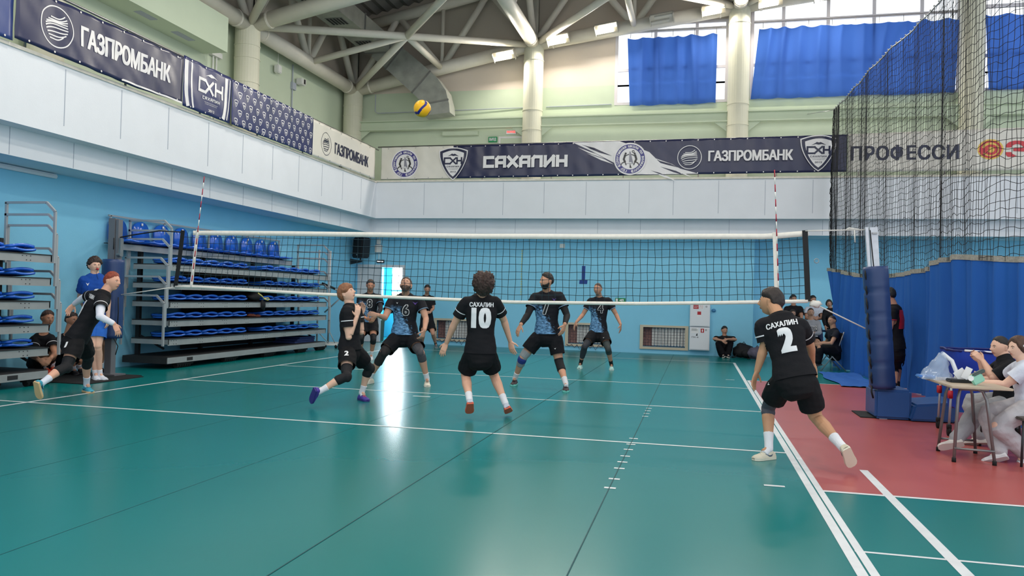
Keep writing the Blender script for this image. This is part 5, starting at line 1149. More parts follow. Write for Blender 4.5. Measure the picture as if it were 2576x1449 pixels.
def headpt(hh, th, ph, grow=0.0):
    z = math.cos(th); x = math.sin(th)*math.sin(ph); y = math.sin(th)*math.cos(ph)
    X = .335*hh*x; Y = .42*hh*y; Z = .5*hh*z
    if z < 0:
        k = -z; X *= 1-.26*k**1.4; Y *= (1-.05*k) if y > 0 else 1-.42*k**.9
    else:
        Y -= .02*hh*z
    if y > 0:
        g = lambda cx, cz, sx, sz: math.exp(-((abs(x)-cx)/sx)**2-((z-cz)/sz)**2)
        Y += hh*(.135*g(0, -.21, .12, .11)+.075*g(0, -.02, .085, .2)+.02*g(.32, .17, .25, .08)-.035*g(.36, .03, .15, .10)+.034*g(0, -.47, .25, .07)-.012*g(0, -.38, .2, .04)-.022*g(0, -.62, .3, .06)+.05*g(0, -.84, .3, .14))
    n = V((X, Y, Z)); n = n.normalized() if n.length else V((0, 0, 1))
    return V((X, Y, Z))+n*grow
def hairmask(style, th, ph):
    z = math.cos(th); a = abs(math.atan2(math.sin(ph), math.cos(ph)))/PI      # 0 front .. 1 back
    L = {'full': [(0, .42), (.22, .40), (.33, .30), (.42, .30), (.5, .24), (.58, .08), (.66, -.35), (1, -.66)], 'short': [(0, .60), (.22, .50), (.34, .36), (.42, .30), (.5, .22), (.58, .02), (.68, -.34), (1, -.5)],
         'buzz': [(0, .62), (.24, .5), (.36, .36), (.46, .26), (.54, .14), (.62, -.1), (.75, -.4), (1, -.45)], 'bowl': [(0, .34), (.2, .30), (.32, .10), (.42, .04), (.52, .02), (.6, -.2), (.7, -.5), (1, -.62)],
         'curly': [(0, .42), (.22, .40), (.34, .18), (.45, .02), (.53, .0), (.62, -.25), (.75, -.55), (1, -.65)], 'fluffy': [(0, .45), (.25, .4), (.4, .1), (.5, -.1), (.6, -.4), (.8, -.7), (1, -.75)],
         'tied': [(0, .66), (.24, .5), (.36, .34), (.44, .30), (.52, .20), (.6, .0), (.7, -.35), (1, -.45)], 'long': [(0, .6), (.22, .42), (.33, .0), (.42, -.3), (.55, -.55), (.75, -.75), (1, -.8)]}[style]
    h = lerp_list(a, L)
    d = (math.sin(th)*math.sin(ph), math.sin(th)*math.cos(ph), z)
    return max(0, min(1, (z-h+.04)/.30+.22*noise.noise(V((d[0]*11, d[1]*11, d[2]*4)))*(1 if z-h < .25 else 0)))
HAIRT = {'short': .018, 'full': .028, 'buzz': .006, 'bowl': .032, 'curly': .030, 'fluffy': .046, 'tied': .012, 'long': .02}
def hair_mesh(hh, style, seed, fr, c, off):
    mb = MB(off); nt, np_ = 44, 72; T_ = HAIRT[style]; L, F, U = fr
    amp = {'short': .35, 'full': .25, 'buzz': .05, 'bowl': .15, 'curly': .55, 'fluffy': .38, 'tied': .04, 'long': .06}[style]
    vs = []
    for i in range(nt+1):
        row = []
        for j in range(np_):
            th = PI*(i+.02)/(nt+.04); ph = 2*PI*j/np_; m = hairmask(style, th, ph); d = V((math.sin(th)*math.sin(ph), math.sin(th)*math.cos(ph), math.cos(th)))
            k = 1+amp*noise.noise(d*(7 if style in ('curly', 'fluffy') else 5)+V((seed, 0, 0)))+amp*.8*noise.noise(V((d.x*20, d.y*20, d.z*6+seed)))
            if style == 'fluffy': k *= 1+.45*max(0, d.z)*abs(d.x)*2-.35*math.exp(-(d.x/.12)**2)*max(0, d.z)
            p = headpt(hh, th, ph, -.006+(T_*k+.006)*m**.9); row.append((mb.v(c+L*p.x+F*p.y+U*p.z), m))
        vs.append(row)
    for i in range(nt):
        for j in range(np_):
            q = [vs[i][j], vs[i+1][j], vs[i+1][(j+1) % np_], vs[i][(j+1) % np_]]
            if max(x[1] for x in q) > .01: mb.fv([x[0] for x in q])
    return mb
def hemcut(me, off, p, d, rad, lim=.2, keep=None):
    bm = bmesh.new(); bm.from_mesh(me); p = p-off
    fs = [f for f in bm.faces if all(-.03 < (v.co-p).dot(d) < lim and ((v.co-p)-d*(v.co-p).dot(d)).length < rad and not (keep and keep(v.co+off)) for v in f.verts)]
    g = list({v for f in fs for v in f.verts})+list({x for f in fs for x in f.edges})+fs
    bmesh.ops.bisect_plane(bm, geom=g, plane_co=p, plane_no=d, clear_outer=True)
    bm.to_mesh(me); bm.free()
def ortho(v, d): v = v-d*v.dot(d); return v.normalized() if v.length > 1e-4 else V((0, 0, 1)).cross(d).normalized()
def person(key, st):
    J = {k: V(v) for k, v in PJ[key].items() if k != 'H'}; H = PJ[key]['H']
    near = st.get('near', 1); vox = .0055 if near == 1 else (.0085 if near == 2 else .011)
    pel, nk = J['pel'], J['nk']; tz = (nk-pel).normalized(); tl = (nk-pel).length
    Ls = ortho(J['sl']-J['sr'], tz); Lh = ortho(J['hl']-J['hr'], tz)
    FR = Ls.cross(tz).normalized(); FH = Lh.cross(tz).normalized()
    fd = V(st['fd']).normalized(); hh = .134*H*st.get('head', 1.0); HU = ortho((J['hd']-nk)*.5+V((0, 0, .5)), fd); HL = HU.cross(fd)
    zs = [J[k].z for k in ('al', 'ar', 'tl', 'tr')]
    base = V((pel.x, pel.y, 0 if min(zs) < .2 else min(zs)-.08)); off = base
    T = thing('person', st['label'], 'person', base, 0, st.get('group'))
    # knees, feet frames
    def limb(mb, pts, rads, side, n=14): mb.loft(pts, side, rads, n)
    def tor(t): return pel+(nk-pel)*t
    TR = [(-.30, .070, .070), (-.16, .094, .068), (.05, .093, .064), (.30, .081, .057), (.52, .087, .062), (.72, .098, .066), (.88, .096, .056), (.985, .060, .045)]
    wd = st.get('build', 1.0)
    def sidev(t): return Lh.lerp(Ls, max(0, min(1, t))).normalized()
    def torso(mb, t0, t1, ga, gb=None, n=20, hem=0):
        gb = ga if gb is None else gb; ts = [t for t, _, _ in TR if t0 < t < t1]; ts = [t0]+ts+[t1]; P_, S_, R_ = [], [], []
        for t in ts:
            a = lerp_list(t, [(x, y) for x, y, _ in TR]); b = lerp_list(t, [(x, y) for x, _, y in TR])
            P_.append(tor(t)); S_.append(sidev(t)); f = 1+hem*max(0, .25-t); R_.append((a*H*wd*f+ga, b*H*wd*f+gb))
        mb.loft(P_, S_, R_, n, round_=True)
    def arm(mb, s, f0, f1, g, taper=0, flare=0):
        S, E_, W = J['s'+s], J['e'+s], J['w'+s]; La = (E_-S).length; Lb = (W-E_).length; tot = La+Lb
        prof = [(-.04, .030), (.0, .034), (.15, .032), (.35, .028), (.52, .0235), (.62, .0245), (.75, .021), (1.0, .0155)]
        us = [f0]+[u for u, _ in prof if f0+.02 < u < f1-.02]+[f1]; P_, R_ = [], []
        for u in us:
            d = u*tot; p = S+(E_-S)*(d/La) if d <= La else E_+(W-E_)*((d-La)/Lb)
            P_.append(p); R_.append(lerp_list(u, prof)*H*wd**.5+g+flare*max(0, (u-f0)/(f1-f0)))
        mb.loft(P_, ortho(FR, (E_-S).normalized()), R_, 14)
    def leg(mb, s, f0, f1, g, flare=0, rnd=True):
        A, K, B = J['h'+s], J['k'+s], J['a'+s]; La = (K-A).length; Lb = (B-K).length; tot = La+Lb; A2 = A+(A-K).normalized()*.02
        prof = [(-.02, .050), (.12, .051), (.3, .043), (.46, .033), (.54, .0315), (.66, .0325), (.78, .026), (.93, .0195), (1.0, .0195)]
        us = [f0]+[u for u, _ in prof if f0+.02 < u < f1-.02]+[f1]; P_, R_ = [], []
        back = -ortho(FH, (B-K).normalized())
        for u in us:
            d = u*tot; p = A+(K-A)*(d/La) if d <= La else K+(B-K)*((d-La)/Lb)
            if .55 < u < .85: p = p+back*(.014*math.sin((u-.55)/.3*PI))
            P_.append(p); R_.append(lerp_list(u, prof)*H*wd**.5+g+flare*max(0, (u-f0)/(f1-f0)))
        mb.loft(P_, ortho(Lh, (K-A).normalized()), R_, 14, round_=rnd)
    def hand(mb, s):
        W, F_ = J['w'+s], J['f'+s]; d = (F_-W).normalized(); L = .104*H; c = pel.lerp(nk, .35)
        n = ortho(V(st['palm'+s]) if 'palm'+s in st else (c-W), d); sd = d.cross(n); sg = 1 if s == 'r' else -1
        q = H/1.8; cu = st.get('curl', .35)
        mb.loft([W-d*.02, W+d*.02, W+d*L*.3, W+d*L*.52], sd, [(.026*q, .02*q), (.030*q, .018*q), (.041*q, .015*q), (.042*q, .012*q)], 12)
        for i, (ln, o_) in enumerate(((.40, .95), (.47, .32), (.44, -.32), (.34, -.95))):
            b = W+d*L*(.50-.015*abs(i-1))+sd*(sg*o_*.030*q); dd = (d+sd*(sg*o_*.14)).normalized(); P_ = [b]
            for k, fr_ in enumerate((.42, .33, .25)):
                a = cu*(.5+.5*k)*(1+.15*i); v = dd*math.cos(a)+n*math.sin(a); P_.append(P_[-1]+v*(L*ln*fr_*1.15))
            mb.tube(P_, [.0098*q, .0092*q, .0085*q, .0066*q], 8)
        b = W+d*L*.14+sd*(sg*.026*q); v = (d*.62+sd*(sg*.72)+n*.32).normalized(); m_ = b+v*L*.26; e_ = m_+(v*.6+d*.5+n*.2).normalized()*L*.2
        mb.tube([b-v*.01, b, m_, e_], [.014*q, .014*q, .0108*q, .008*q], 8)
    # ---- body: one continuous surface ----
    mb = MB(off); torso(mb, -.19, .985, 0)
    mb.loft([tor(.93), nk.lerp(J['hd'], .25), nk.lerp(J['hd'], .62), J['hd']-HU*hh*.1], Ls, [(.048*H, .042*H), (.034*H, .036*H), (.033*H, .036*H), (.034*H, .036*H)], 16)
    for s in 'lr':
        mb.loft([tor(.86)+Ls*(.03*H if s == 'l' else -.03*H), tor(.9).lerp(J['s'+s], .6), J['s'+s]], FR, [(.05*H, .046*H), (.046*H, .044*H), (.034*H, .034*H)], 14)
        arm(mb, s, -.03, 1.0, 0); hand(mb, s); leg(mb, s, -.02, 1.0, 0); mb.sphere(J['e'+s], .0235*H*wd**.5, 14); mb.sphere(J['k'+s], .0325*H*wd**.5, 14)
        A, K, t_ = J['a'+s], J['k'+s], J['t'+s]
        mb.tube([A, A+(t_-A).normalized()*.08], [.03, .022], 10)
    c = J['hd']; rows = []
    for i in range(1, 40):
        rows.append([mb.v(c+HL*p.x+fd*p.y+HU*p.z) for p in (headpt(hh, PI*i/40, 2*PI*j/56) for j in range(56))])
    tp = mb.v(c+HU*hh*.5); bt = mb.v(c-HU*hh*.49+fd*.02)
    for a, b in zip(rows, rows[1:]): mb.skin(a, b)
    for j in range(56): mb.fv([tp, rows[0][j], rows[0][(j+1) % 56]]); mb.fv([bt, rows[-1][(j+1) % 56], rows[-1][j]])
    for s in (1, -1):
        e = c+HL*(s*.345*hh)-fd*.05*hh-HU*.02*hh; mb.loft([e-HU*.11*hh-HL*(s*.012*hh), e, e+HU*.10*hh+HL*(s*.02*hh)], fd, [(.04*hh, .026*hh), (.065*hh, .036*hh), (.075*hh, .036*hh)], 10)
    sk = mat('skin_'+st['skin'].lstrip('#'), st['skin'], rough=.55, spec=.35, var=.05, vscale=9)
    me = remesh(mb, vox, 2, fac=.45); body = mesh_obj('body', me, sk, T, True)
    hc = st['hair'][1]; hm = mat('hair_'+hc.lstrip('#'), hc, rough=.48, spec=.5, var=.35, vscale=30, bump=.6, bscale=160)
    hair_mesh(hh, st['hair'][0], sum(map(ord, key)) % 17, (HL, fd, HU), c, off).build('hair', hm, T, True)
    def at(x, z, out=0):
        th = math.acos(z); ph = math.asin(max(-1, min(1, x/math.sin(th)))); p = headpt(hh, th, ph, out); return c+HL*p.x+fd*p.y+HU*p.z
    for s in (1, -1):
        mb = MB(off); p = at(s*.36, .03, -.002); r_ = .052*hh
        mb.sphere(p-fd*r_*.45, r_, 14, 1, 1, .8); mb.mi = 1; mb.sphere(p+fd*r_*.38, r_*.42, 8); mb.build('eye', [EYEW, EYEI], T, True)
        mb = MB(off); mb.tube([at(s*.16, .15, -.001), at(s*.34, .20, -.001), at(s*.54, .14, -.001)], [.010*hh, .018*hh, .008*hh], 6); mb.build('eyebrow', hm, T, True)
    lm = mat('lips_'+st['skin'].lstrip('#'), [a*b for a, b in zip([int(st['skin'].lstrip('#')[i:i+2], 16)/255 for i in (0, 2, 4)], (.82, .66, .66))], rough=.45)
    mb = MB(off); mb.tube([at(-.24, -.48, .0), at(0, -.45, .004), at(.24, -.48, 0)], [.006*hh, .018*hh, .006*hh], 6); mb.tube([at(-.2, -.5, 0), at(0, -.525, .003), at(.2, -.5, 0)], [.006*hh, .02*hh, .006*hh], 6); mb.build('mouth', lm, T, True)
    if st.get('beard'):
        mb = MB(off); g = {}
        for i in range(23):
            for j in range(41):
                ph = (-1.7+3.4*j/40); zt_ = -.36+.34*max(0, (abs(ph)-.75)/.95); z = zt_+(-.97-zt_)*i/22; th = math.acos(z); lowlip = math.exp(-((math.sin(th)*math.sin(ph))/.34)**2-((z+.50)/.075)**2)
                edge = min(1, i/4+.0+(abs(ph) > 1.2)*.6)*min(1, (20-abs(j-20))/5+.05); p = headpt(hh, th, ph, -.004+(.012*edge)*(1-1.3*lowlip)); g[i, j] = mb.v(c+HL*p.x+fd*p.y+HU*p.z)
        for i in range(22):
            for j in range(40): mb.fv([g[i, j], g[i+1, j], g[i+1, j+1], g[i, j+1]])
        mb.build('beard', hm, T, True)
    # ---- clothes ----
    sh = st['shirt']; sl = sh.get('sleeve', .30); hem = sh.get('hem', -.06); mb = MB(off); torso(mb, hem-.14, .955, .015, .016, 24, hem=.25)
    for s in 'lr':
        mb.loft([tor(.84)+Ls*(.03*H if s == 'l' else -.03*H), tor(.9).lerp(J['s'+s], .6), J['s'+s]], FR, [(.05*H+.012, .046*H+.012), (.047*H+.012, .043*H+.010), (.036*H+.012, .036*H+.012)], 14)
        arm(mb, s, -.03, sl+(.045 if sl < .6 else 0), .014, flare=.019 if sl < .6 else .003)
    if sh.get('collar'): mb.loft([tor(.93), nk.lerp(J['hd'], .25)], Ls, [(.05*H+.012, .046*H+.012), (.042*H+.008, .042*H+.01)], 16)
    if sh.get('hood'): mb.loft([tor(.8)-FR*.09, tor(.95)-FR*.10, tor(1.04)-FR*.05], Ls, [(.10, .05), (.13, .06), (.10, .05)], 16)
    me = remesh(mb, vox*1.35, 5, .006, len(key))
    def inside(p):
        q = p-pel; t = q.dot(tz)/tl
        if not -.3 < t < .8: return False
        return (q.dot(sidev(t))/(lerp_list(t, [(x, y) for x, y, _ in TR])*H*wd+.028))**2+(q.dot(FR)/(lerp_list(t, [(x, y) for x, _, y in TR])*H*wd+.03))**2 < 1
    hemcut(me, off, tor(hem), -tz, .13*H*wd+.06, .4)
    if sl < .6:
        for s in 'lr':
            S, E_, W = J['s'+s], J['e'+s], J['w'+s]; d = (E_-S).normalized(); hemcut(me, off, S+d*(sl*((E_-S).length+(W-E_).length)), d, .1, .13, inside)
    sm = sh['mat'] if 'mat' in sh else mat('shirt_'+sh['c'].lstrip('#'), sh['c'], rough=.8, spec=.2, var=.12, vscale=7, bump=.25, bscale=60)
    at_ = me.attributes.new('pat', 'FLOAT_VECTOR', 'POINT')
    for i, v in enumerate(me.vertices):
        q = v.co+off-pel; at_.data[i].vector = (q.dot(Ls)/(.1*H), q.dot(tz)/tl, q.dot(FR)/(.1*H))
    shirt = mesh_obj('shirt', me, sm, T, True)
    bv = {'shirt': BVHTree.FromPolygons([v.co+off for v in me.vertices], [p.vertices for p in me.polygons])}
    if st.get('pants'):
        pc = st['pants']; mb = MB(off); torso(mb, -.28, .02, .012, n=20)
        for s in 'lr': leg(mb, s, -.02, .985, .016, flare=.028)
        me = remesh(mb, vox*1.35, 4, .010, 3); mesh_obj('trousers', me, mat('trousers_'+pc.lstrip('#'), pc, rough=.85, spec=.15, var=.12, vscale=6, bump=.3, bscale=70), T, True)
        bv['shorts'] = BVHTree.FromPolygons([v.co+off for v in me.vertices], [p.vertices for p in me.polygons])
    else:
        pc = st['shorts']; mb = MB(off); torso(mb, -.23, .14, .011, n=20); hl = st.get('shortlen', .335)
        for s in 'lr': leg(mb, s, -.02, hl+.05, .015, flare=.032)
        me = remesh(mb, vox*1.35, 4, .009, 5)
        for s in 'lr':
            A, K = J['h'+s], J['k'+s]; d = (K-A).normalized(); hemcut(me, off, A+d*(hl*((K-A).length+(J['a'+s]-K).length)), d, .14, .3)
        mesh_obj('shorts', me, mat('shorts_'+pc.lstrip('#'), pc, rough=.8, spec=.2, var=.12, vscale=7, bump=.25, bscale=60), T, True)
        bv['shorts'] = BVHTree.FromPolygons([v.co+off for v in me.vertices], [p.vertices for p in me.polygons])
    for s in 'lr':
        if sh.get('trim') and sl < .6:
            S, E_ = J['s'+s], J['e'+s]; tot = (E_-S).length+(J['w'+s]-E_).length; d = (E_-S).normalized(); p = S+d*(tot*sh.get('trimpos', .2)); r_ = lerp_list(sh.get('trimpos', .2), [(0, .034), (.35, .028)])*H*wd**.5+.0135+.014*(sh.get('trimpos', .2)+.03)/(sl+.03)+.0045
            mb = MB(off); mb.tube([p-d*.006, p+d*.006], r_, 24, cap=False); mb.build('sleeve_stripe', mat('trim_'+sh['trim'].lstrip('#'), sh['trim'], rough=.6), shirt, True, fix=False)
        asl = st.get('armsleeve', {}).get(s)
        if asl: mb = MB(off); arm(mb, s, sl*.6, asl[1], .006); mb.sphere(J['e'+s], .0235*H*wd**.5+.006, 14); me = remesh(mb, vox, 2); mesh_obj('arm_sleeve', me, mat('armsleeve_'+asl[0].lstrip('#'), asl[0], rough=.75), T, True)
        kp = st.get('knee', {}).get(s)
        if kp:
            mb = MB(off); leg(mb, s, kp[1], kp[2], .008)
            K = J['k'+s]; fk = ortho(FH, (J['a'+s]-J['h'+s]).normalized())
            if kp[0] not in ('#8f9396',): mb.sphere(K+fk*.02, .058, 14, 1, 1, 1.25)
            mesh_obj('knee_pad', remesh(mb, vox*1.1, 3, .002), mat('kneepad_'+kp[0].lstrip('#'), kp[0], rough=.75, bump=.3, bscale=90), T, True)
            if kp[0] == '#8f9396':
                mb = MB(off); leg(mb, s, .515, .575, .012); mesh_obj('knee_strap', remesh(mb, vox, 2), mat('strap_indigo', '#2d3c86', rough=.7), T, True)
        so = st.get('socks')
        if so and not (st.get('pants') and so[1] > .9): mb = MB(off); leg(mb, s, so[1], 1.0, .005, rnd=False); q_ = J['a'+s]; mb.sphere(q_, .041, 14); mb.tube([q_, q_+(J['t'+s]-q_).normalized()*.06-(J['k'+s]-q_).normalized()*.03], .034, 12); mesh_obj('sock', remesh(mb, vox, 2), mat('sock_'+so[0].lstrip('#'), so[0], rough=.85, bump=.3, bscale=90), T, True)
        # shoe: foot frame from ankle, toe and shin
        A, K, t_ = J['a'+s], J['k'+s], J['t'+s]; v = (t_-A).normalized(); S = (K-A).normalized()
        lat = v.cross(S); lat = lat.normalized() if lat.length > .15 else Lh
        F = v*math.cos(.30)+lat.cross(v).normalized()*math.sin(.30)
        U = lat.cross(F).normalized()
        if U.dot(S) < 0: U = -U; F = v*math.cos(.30)+U*math.sin(.30); F = (F-U*F.dot(U)).normalized()
        q = H/1.8; sc_ = .082*q; fl = F
        lat = F.cross(U).normalized()
        if st.get('flatfeet', 1) and A.z-base.z < .14: F = V((v.x, v.y, 0)).normalized(); U = V((0, 0, 1)); lat = F.cross(U); sc_ = A.z-max(0, base.z)-.002 if A.z-base.z > .05 else sc_
        prof = [(-.068, .026, .012), (-.058, .035, .052), (-.02, .038, .078), (.02, .040, .080), (.06, .042, .062), (.10, .047, .044), (.14, .047, .036), (.17, .038, .028), (.188, .018, .016)]
        mb = MB(off); pr = None; so_ = MB(off); pr2 = None
        for x, w_, h_ in prof:
            x *= q; w_ *= q; h_ *= q; b = A+F*x-U*sc_; zt = h_
            ring = [b+lat*(w_*cx)+U*(zb_) for cx, zb_ in ((-1, .012), (-1.0, .012+(zt-.0)*.45), (-.72, .012+zt*.85), (-.3, .012+zt), (.3, .012+zt), (.72, .012+zt*.85), (1, .012+zt*.45), (1, .012))]
            r1 = [mb.v(p) for p in ring]; r2 = [so_.v(b+lat*(w_*1.06*cx)+U*zz) for cx, zz in ((-1, .0), (-1.04, .024*q), (1.04, .024*q), (1, .0))]
            if pr: mb.skin(pr, r1); so_.skin(pr2, r2)
            else: mb.cap(r1); so_.cap(r2)
            pr, pr2 = r1, r2
        mb.cap(pr, True); so_.cap(pr2, True)
        bmesh.ops.subdivide_edges(mb.bm, edges=mb.bm.edges[:], cuts=1, use_grid_fill=True, smooth=.6)
        sc3 = st['shoes']; shoe = mb.build('shoe', mat('shoe_'+sc3[0].lstrip('#'), sc3[0], rough=.6, var=.1, vscale=14), T, True)
        so_.build('shoe_sole', mat('sole_'+sc3[1].lstrip('#'), sc3[1], rough=.6), shoe)
        mb = MB(off)
        for k in range(4): x = (.035+.022*k)*q; hz = lerp_list(x/q, [(a_, c_) for a_, _, c_ in prof])*q+.014; mb.tube([A+F*x-U*sc_+lat*(-.024*q)+U*(hz-.006), A+F*x-U*sc_+U*(hz+.003), A+F*x-U*sc_+lat*(.024*q)+U*(hz-.006)], .004, 5)
        mb.build('laces', mat('lace_'+sc3[2].lstrip('#'), sc3[2], rough=.7), shoe, True)
        if len(sc3) > 3:
            bs = BVHTree.FromPolygons([Vt.co+off for Vt in shoe.data.vertices], [p.vertices for p in shoe.data.polygons])
            for sg in (1, -1):
                a = Art(); a.poly([(-.045, .012), (-.03, -.012), (.0, -.014), (.06, .022), (.0, .0), (-.025, .002)])
                def mp(u, v_):
                    o_ = A+F*(.03*q+u)-U*(sc_-.045*q-v_)+lat*(sg*.2); h = bs.ray_cast(o_, lat*-sg); return h[0]+lat*(sg*.003) if h[0] else None
                a.make('side_mark', mp, mat('mark_'+sc3[3].lstrip('#'), sc3[3], rough=.5), shoe, .02, off)
    # ---- lettering on clothes ----
    for dc in st.get('decals', ()):
        kind, body_, t0, u0, w_, h_, m_, bold = dc[:8]
        if kind in ('back', 'front'):
            nrm = -FR if kind == 'back' else FR; ax = -Ls if kind == 'back' else Ls; b = bv['shirt']; org = tor(t0)+ax*u0; up = tz; par = shirt
        else:       # on the shorts: kind = side letter of the leg, facing given
            s = kind[-1]; A, K = J['h'+s], J['k'+s]; d = (K-A).normalized(); nrm = ortho(V(dc[8]), d); up = -d; ax = up.cross(nrm); b = bv['shorts']; org = A+(K-A)*t0+ax*u0; par = T
        a = Art()
        if body_ == 'bar': a.rect(-w_/2, -h_/2, w_/2, h_/2)
        elif body_ == 'mark': a.poly([(-w_/2, h_/2), (0, -h_/2), (w_/2, h_/2), (0, h_*.1)])
        else: a.text(body_, -w_/2, w_/2, -h_/2, h_/2, bold)
        def mp(u, v_, e=.008):
            h = b.ray_cast(org+ax*u+up*v_+nrm*.5, -nrm, 1.0)
            return h[0]+nrm*e if h[0] else None
        if len(dc) > 9 or m_ is OUTL:       # outlined numeral: light under, dark over
            a2 = Art(); a2.text(body_, -w_/2-.008, w_/2+.008, -h_/2-.008, h_/2+.008, bold+.03); a2.make('number_outline', lambda u, v_: mp(u, v_, .007), NUMW, par, .02, off); a.make('number', lambda u, v_: mp(u, v_, .010), OUTL, par, .02, off)
        else: a.make('number' if body_.isdigit() else ('lettering' if body_ not in ('bar', 'mark') else 'emblem'), mp, m_, par, .02, off)
    return T
NUMW = mat('number_white', '#e4e4e6', rough=.6); OUTL = mat('number_dark', '#14181f', rough=.6); VIO = mat('emblem_violet', '#5b3f8c', rough=.6)
def brush_mat():
    m = mat('jersey_brushed', '#16181f', rough=.75, spec=.25, bump=.25, bscale=60); nt = m.node_tree; b = nt.nodes['Principled BSDF']; A = nt.nodes.new
    at = A('ShaderNodeAttribute'); at.attribute_name = 'pat'; sp = A('ShaderNodeSeparateXYZ'); nt.links.new(at.outputs['Vector'], sp.inputs[0])
    n1 = A('ShaderNodeTexNoise'); n1.inputs['Scale'].default_value = 3.2; n1.inputs['Detail'].default_value = 6; nt.links.new(at.outputs['Vector'], n1.inputs['Vector'])
    mp = A('ShaderNodeMapping'); mp.inputs['Rotation'].default_value = (0, 0, .9); mp.inputs['Scale'].default_value = (2.2, 14, 2); nt.links.new(at.outputs['Vector'], mp.inputs[0])
    n2 = A('ShaderNodeTexNoise'); n2.inputs['Scale'].default_value = 1.6; n2.inputs['Detail'].default_value = 5; nt.links.new(mp.outputs[0], n2.inputs['Vector'])
    def mth(op, a, c, clamp=False):
        q = A('ShaderNodeMath'); q.operation = op; q.use_clamp = clamp
        for i, x in enumerate((a, c)):
            if isinstance(x, (int, float)): q.inputs[i].default_value = x
            else: nt.links.new(x, q.inputs[i])
        return q.outputs[0]
    f = mth('ADD', mth('MULTIPLY', sp.outputs[0], -.75), mth('MULTIPLY', mth('SUBTRACT', .44, sp.outputs[1]), 1.35))
    f = mth('ADD', f, mth('MULTIPLY', mth('SUBTRACT', n1.outputs[0], .5), 1.5)); f = mth('ADD', f, mth('MULTIPLY', mth('SUBTRACT', n2.outputs[0], .5), 1.2))
    f = mth('MULTIPLY', f, 2.2, True); f = mth('MULTIPLY', f, mth('MULTIPLY', mth('SUBTRACT', .78, sp.outputs[1]), 6, True)); f = mth('MULTIPLY', f, mth('MULTIPLY', mth('ADD', sp.outputs[0], 1.25), 6, True))
    r = A('ShaderNodeValToRGB'); r.color_ramp.elements[0].color = lin('#1f4468'); r.color_ramp.elements[1].color = lin('#7fb2e0'); r.color_ramp.elements[0].position = .3; r.color_ramp.elements[1].position = .7; nt.links.new(n2.outputs[0], r.inputs[0])
    mx = A('ShaderNodeMix'); mx.data_type = 'RGBA'; mx.inputs[6].default_value = lin('#15171f'); nt.links.new(f, mx.inputs[0]); nt.links.new(r.outputs[0], mx.inputs[7]); nt.links.new(mx.outputs[2], b.inputs['Base Color']); return m
BR = brush_mat()
# view-independent compass: the court runs along +y, the far wall is +y, right is +x
cf = V((-.23, .97, 0)); cr = V((.97, .23, 0)); up = V((0, 0, 1))
JB = dict(c='#18181c', trim='#d9d9dc', trimpos=.20, sleeve=.33); JF = dict(c='#16181f', mat=BR, sleeve=.30, trim='#6d8fae', trimpos=.29)
F1 = 'players in black on the near side'; F2 = 'players in dark and light blue on the far side'
person('ten', dict(label='player with number ten on a black shirt, seen from behind mid court', skin='#d9a88e', hair=('fluffy', '#3a2620'), fd=cf*.72+up*.68+cr*.1, shirt=JB, shorts='#141417', socks=('#dcdde2', .86), shoes=('#b9bfcc', '#e0664a', '#e8e8ea', '#30406e'), curl=.45, palml=(.3, 1, .2), palmr=(.2, 1, .2), flatfeet=0, group=F1,
  decals=[('back', 'САХАЛИН', .86, 0, .29, .055, NUMW, .035), ('back', '10', .61, 0, .24, .25, NUMW, .055)]))
person('two', dict(label='player with number two on a black shirt, lunging at the right side line', skin='#c0906f', hair=('full', '#241a18'), fd=cf*.62-cr*.75+up*.05, shirt=JB, shorts='#141417', socks=('#dcdde2', .82), shoes=('#cfc8b4', '#d8d2bf', '#dedbd0', '#45566b'), knee={'l': ('#4a4b55', .36, .60)}, curl=.25, flatfeet=1, group=F1,
  decals=[('back', 'САХАЛИН', .84, .0, .28, .055, NUMW, .035), ('back', '2', .56, .01, .14, .23, NUMW, .06), ('legl', 'mark', .15, .0, .03, .03, NUMW, 0, (-1, -.3, 0))]))
person('youth', dict(label='fair haired player in black looking up at the ball, side on', skin='#e0b29a', hair=('bowl', '#8a5a3c'), fd=cr*.82+up*.42-cf*.28, shirt=JB, shorts='#141417', socks=('#dfe0e6', .86), shoes=('#4a3a96', '#3a2f7c', '#e0566a'), knee={'l': ('#17171b', .36, .66), 'r': ('#17171b', .36, .68)}, curl=.5, group=F1,
  decals=[('legr', '2', .36, .0, .055, .085, NUMW, .05, (.4, -1, 0))]))
person('runner', dict(label='red haired player in black running in from the left edge', skin='#dba58c', hair=('short', '#8c3a22'), fd=cr*.96-cf*.22, shirt=JB, shorts='#141417', socks=('#d6dbe8', .84), shoes=('#3f9cb4', '#e0b98a', '#3f9cb4', '#1c2a3c'), knee={'l': ('#17171b', .34, .64), 'r': ('#17171b', .36, .66)}, armsleeve={'l': ('#d9dbe6', .96), 'r': ('#d9dbe6', .96)}, curl=.5, group=F1,
  decals=[('back', 'САХАЛИН', .84, .0, .27, .055, NUMW, .035), ('back', '1', .56, .0, .07, .22, NUMW, .05), ('legr', '1', .34, .0, .03, .085, NUMW, .05, (0, -1, 0))]))
person('six', dict(label='bearded player number six beyond the net, looking up', skin='#c99880', hair=('short', '#4a352b'), beard=1, build=1.08, fd=-cf*.80+up*.55, shirt=JF, shorts='#15161b', socks=('#dcdde2', .88), shoes=('#d9d3c2', '#e4dfd0', '#1c1c20'), knee={'r': ('#2a2526', .33, .66), 'l': ('#48474c', .33, .62)}, curl=.9, group=F2,
  decals=[('front', '6', .63, .01, .10, .17, OUTL, .03), ('front', 'mark', .82, -.13, .03, .03, NUMW, 0), ('front', 'mark', .82, .16, .09, .05, VIO, 0)]))
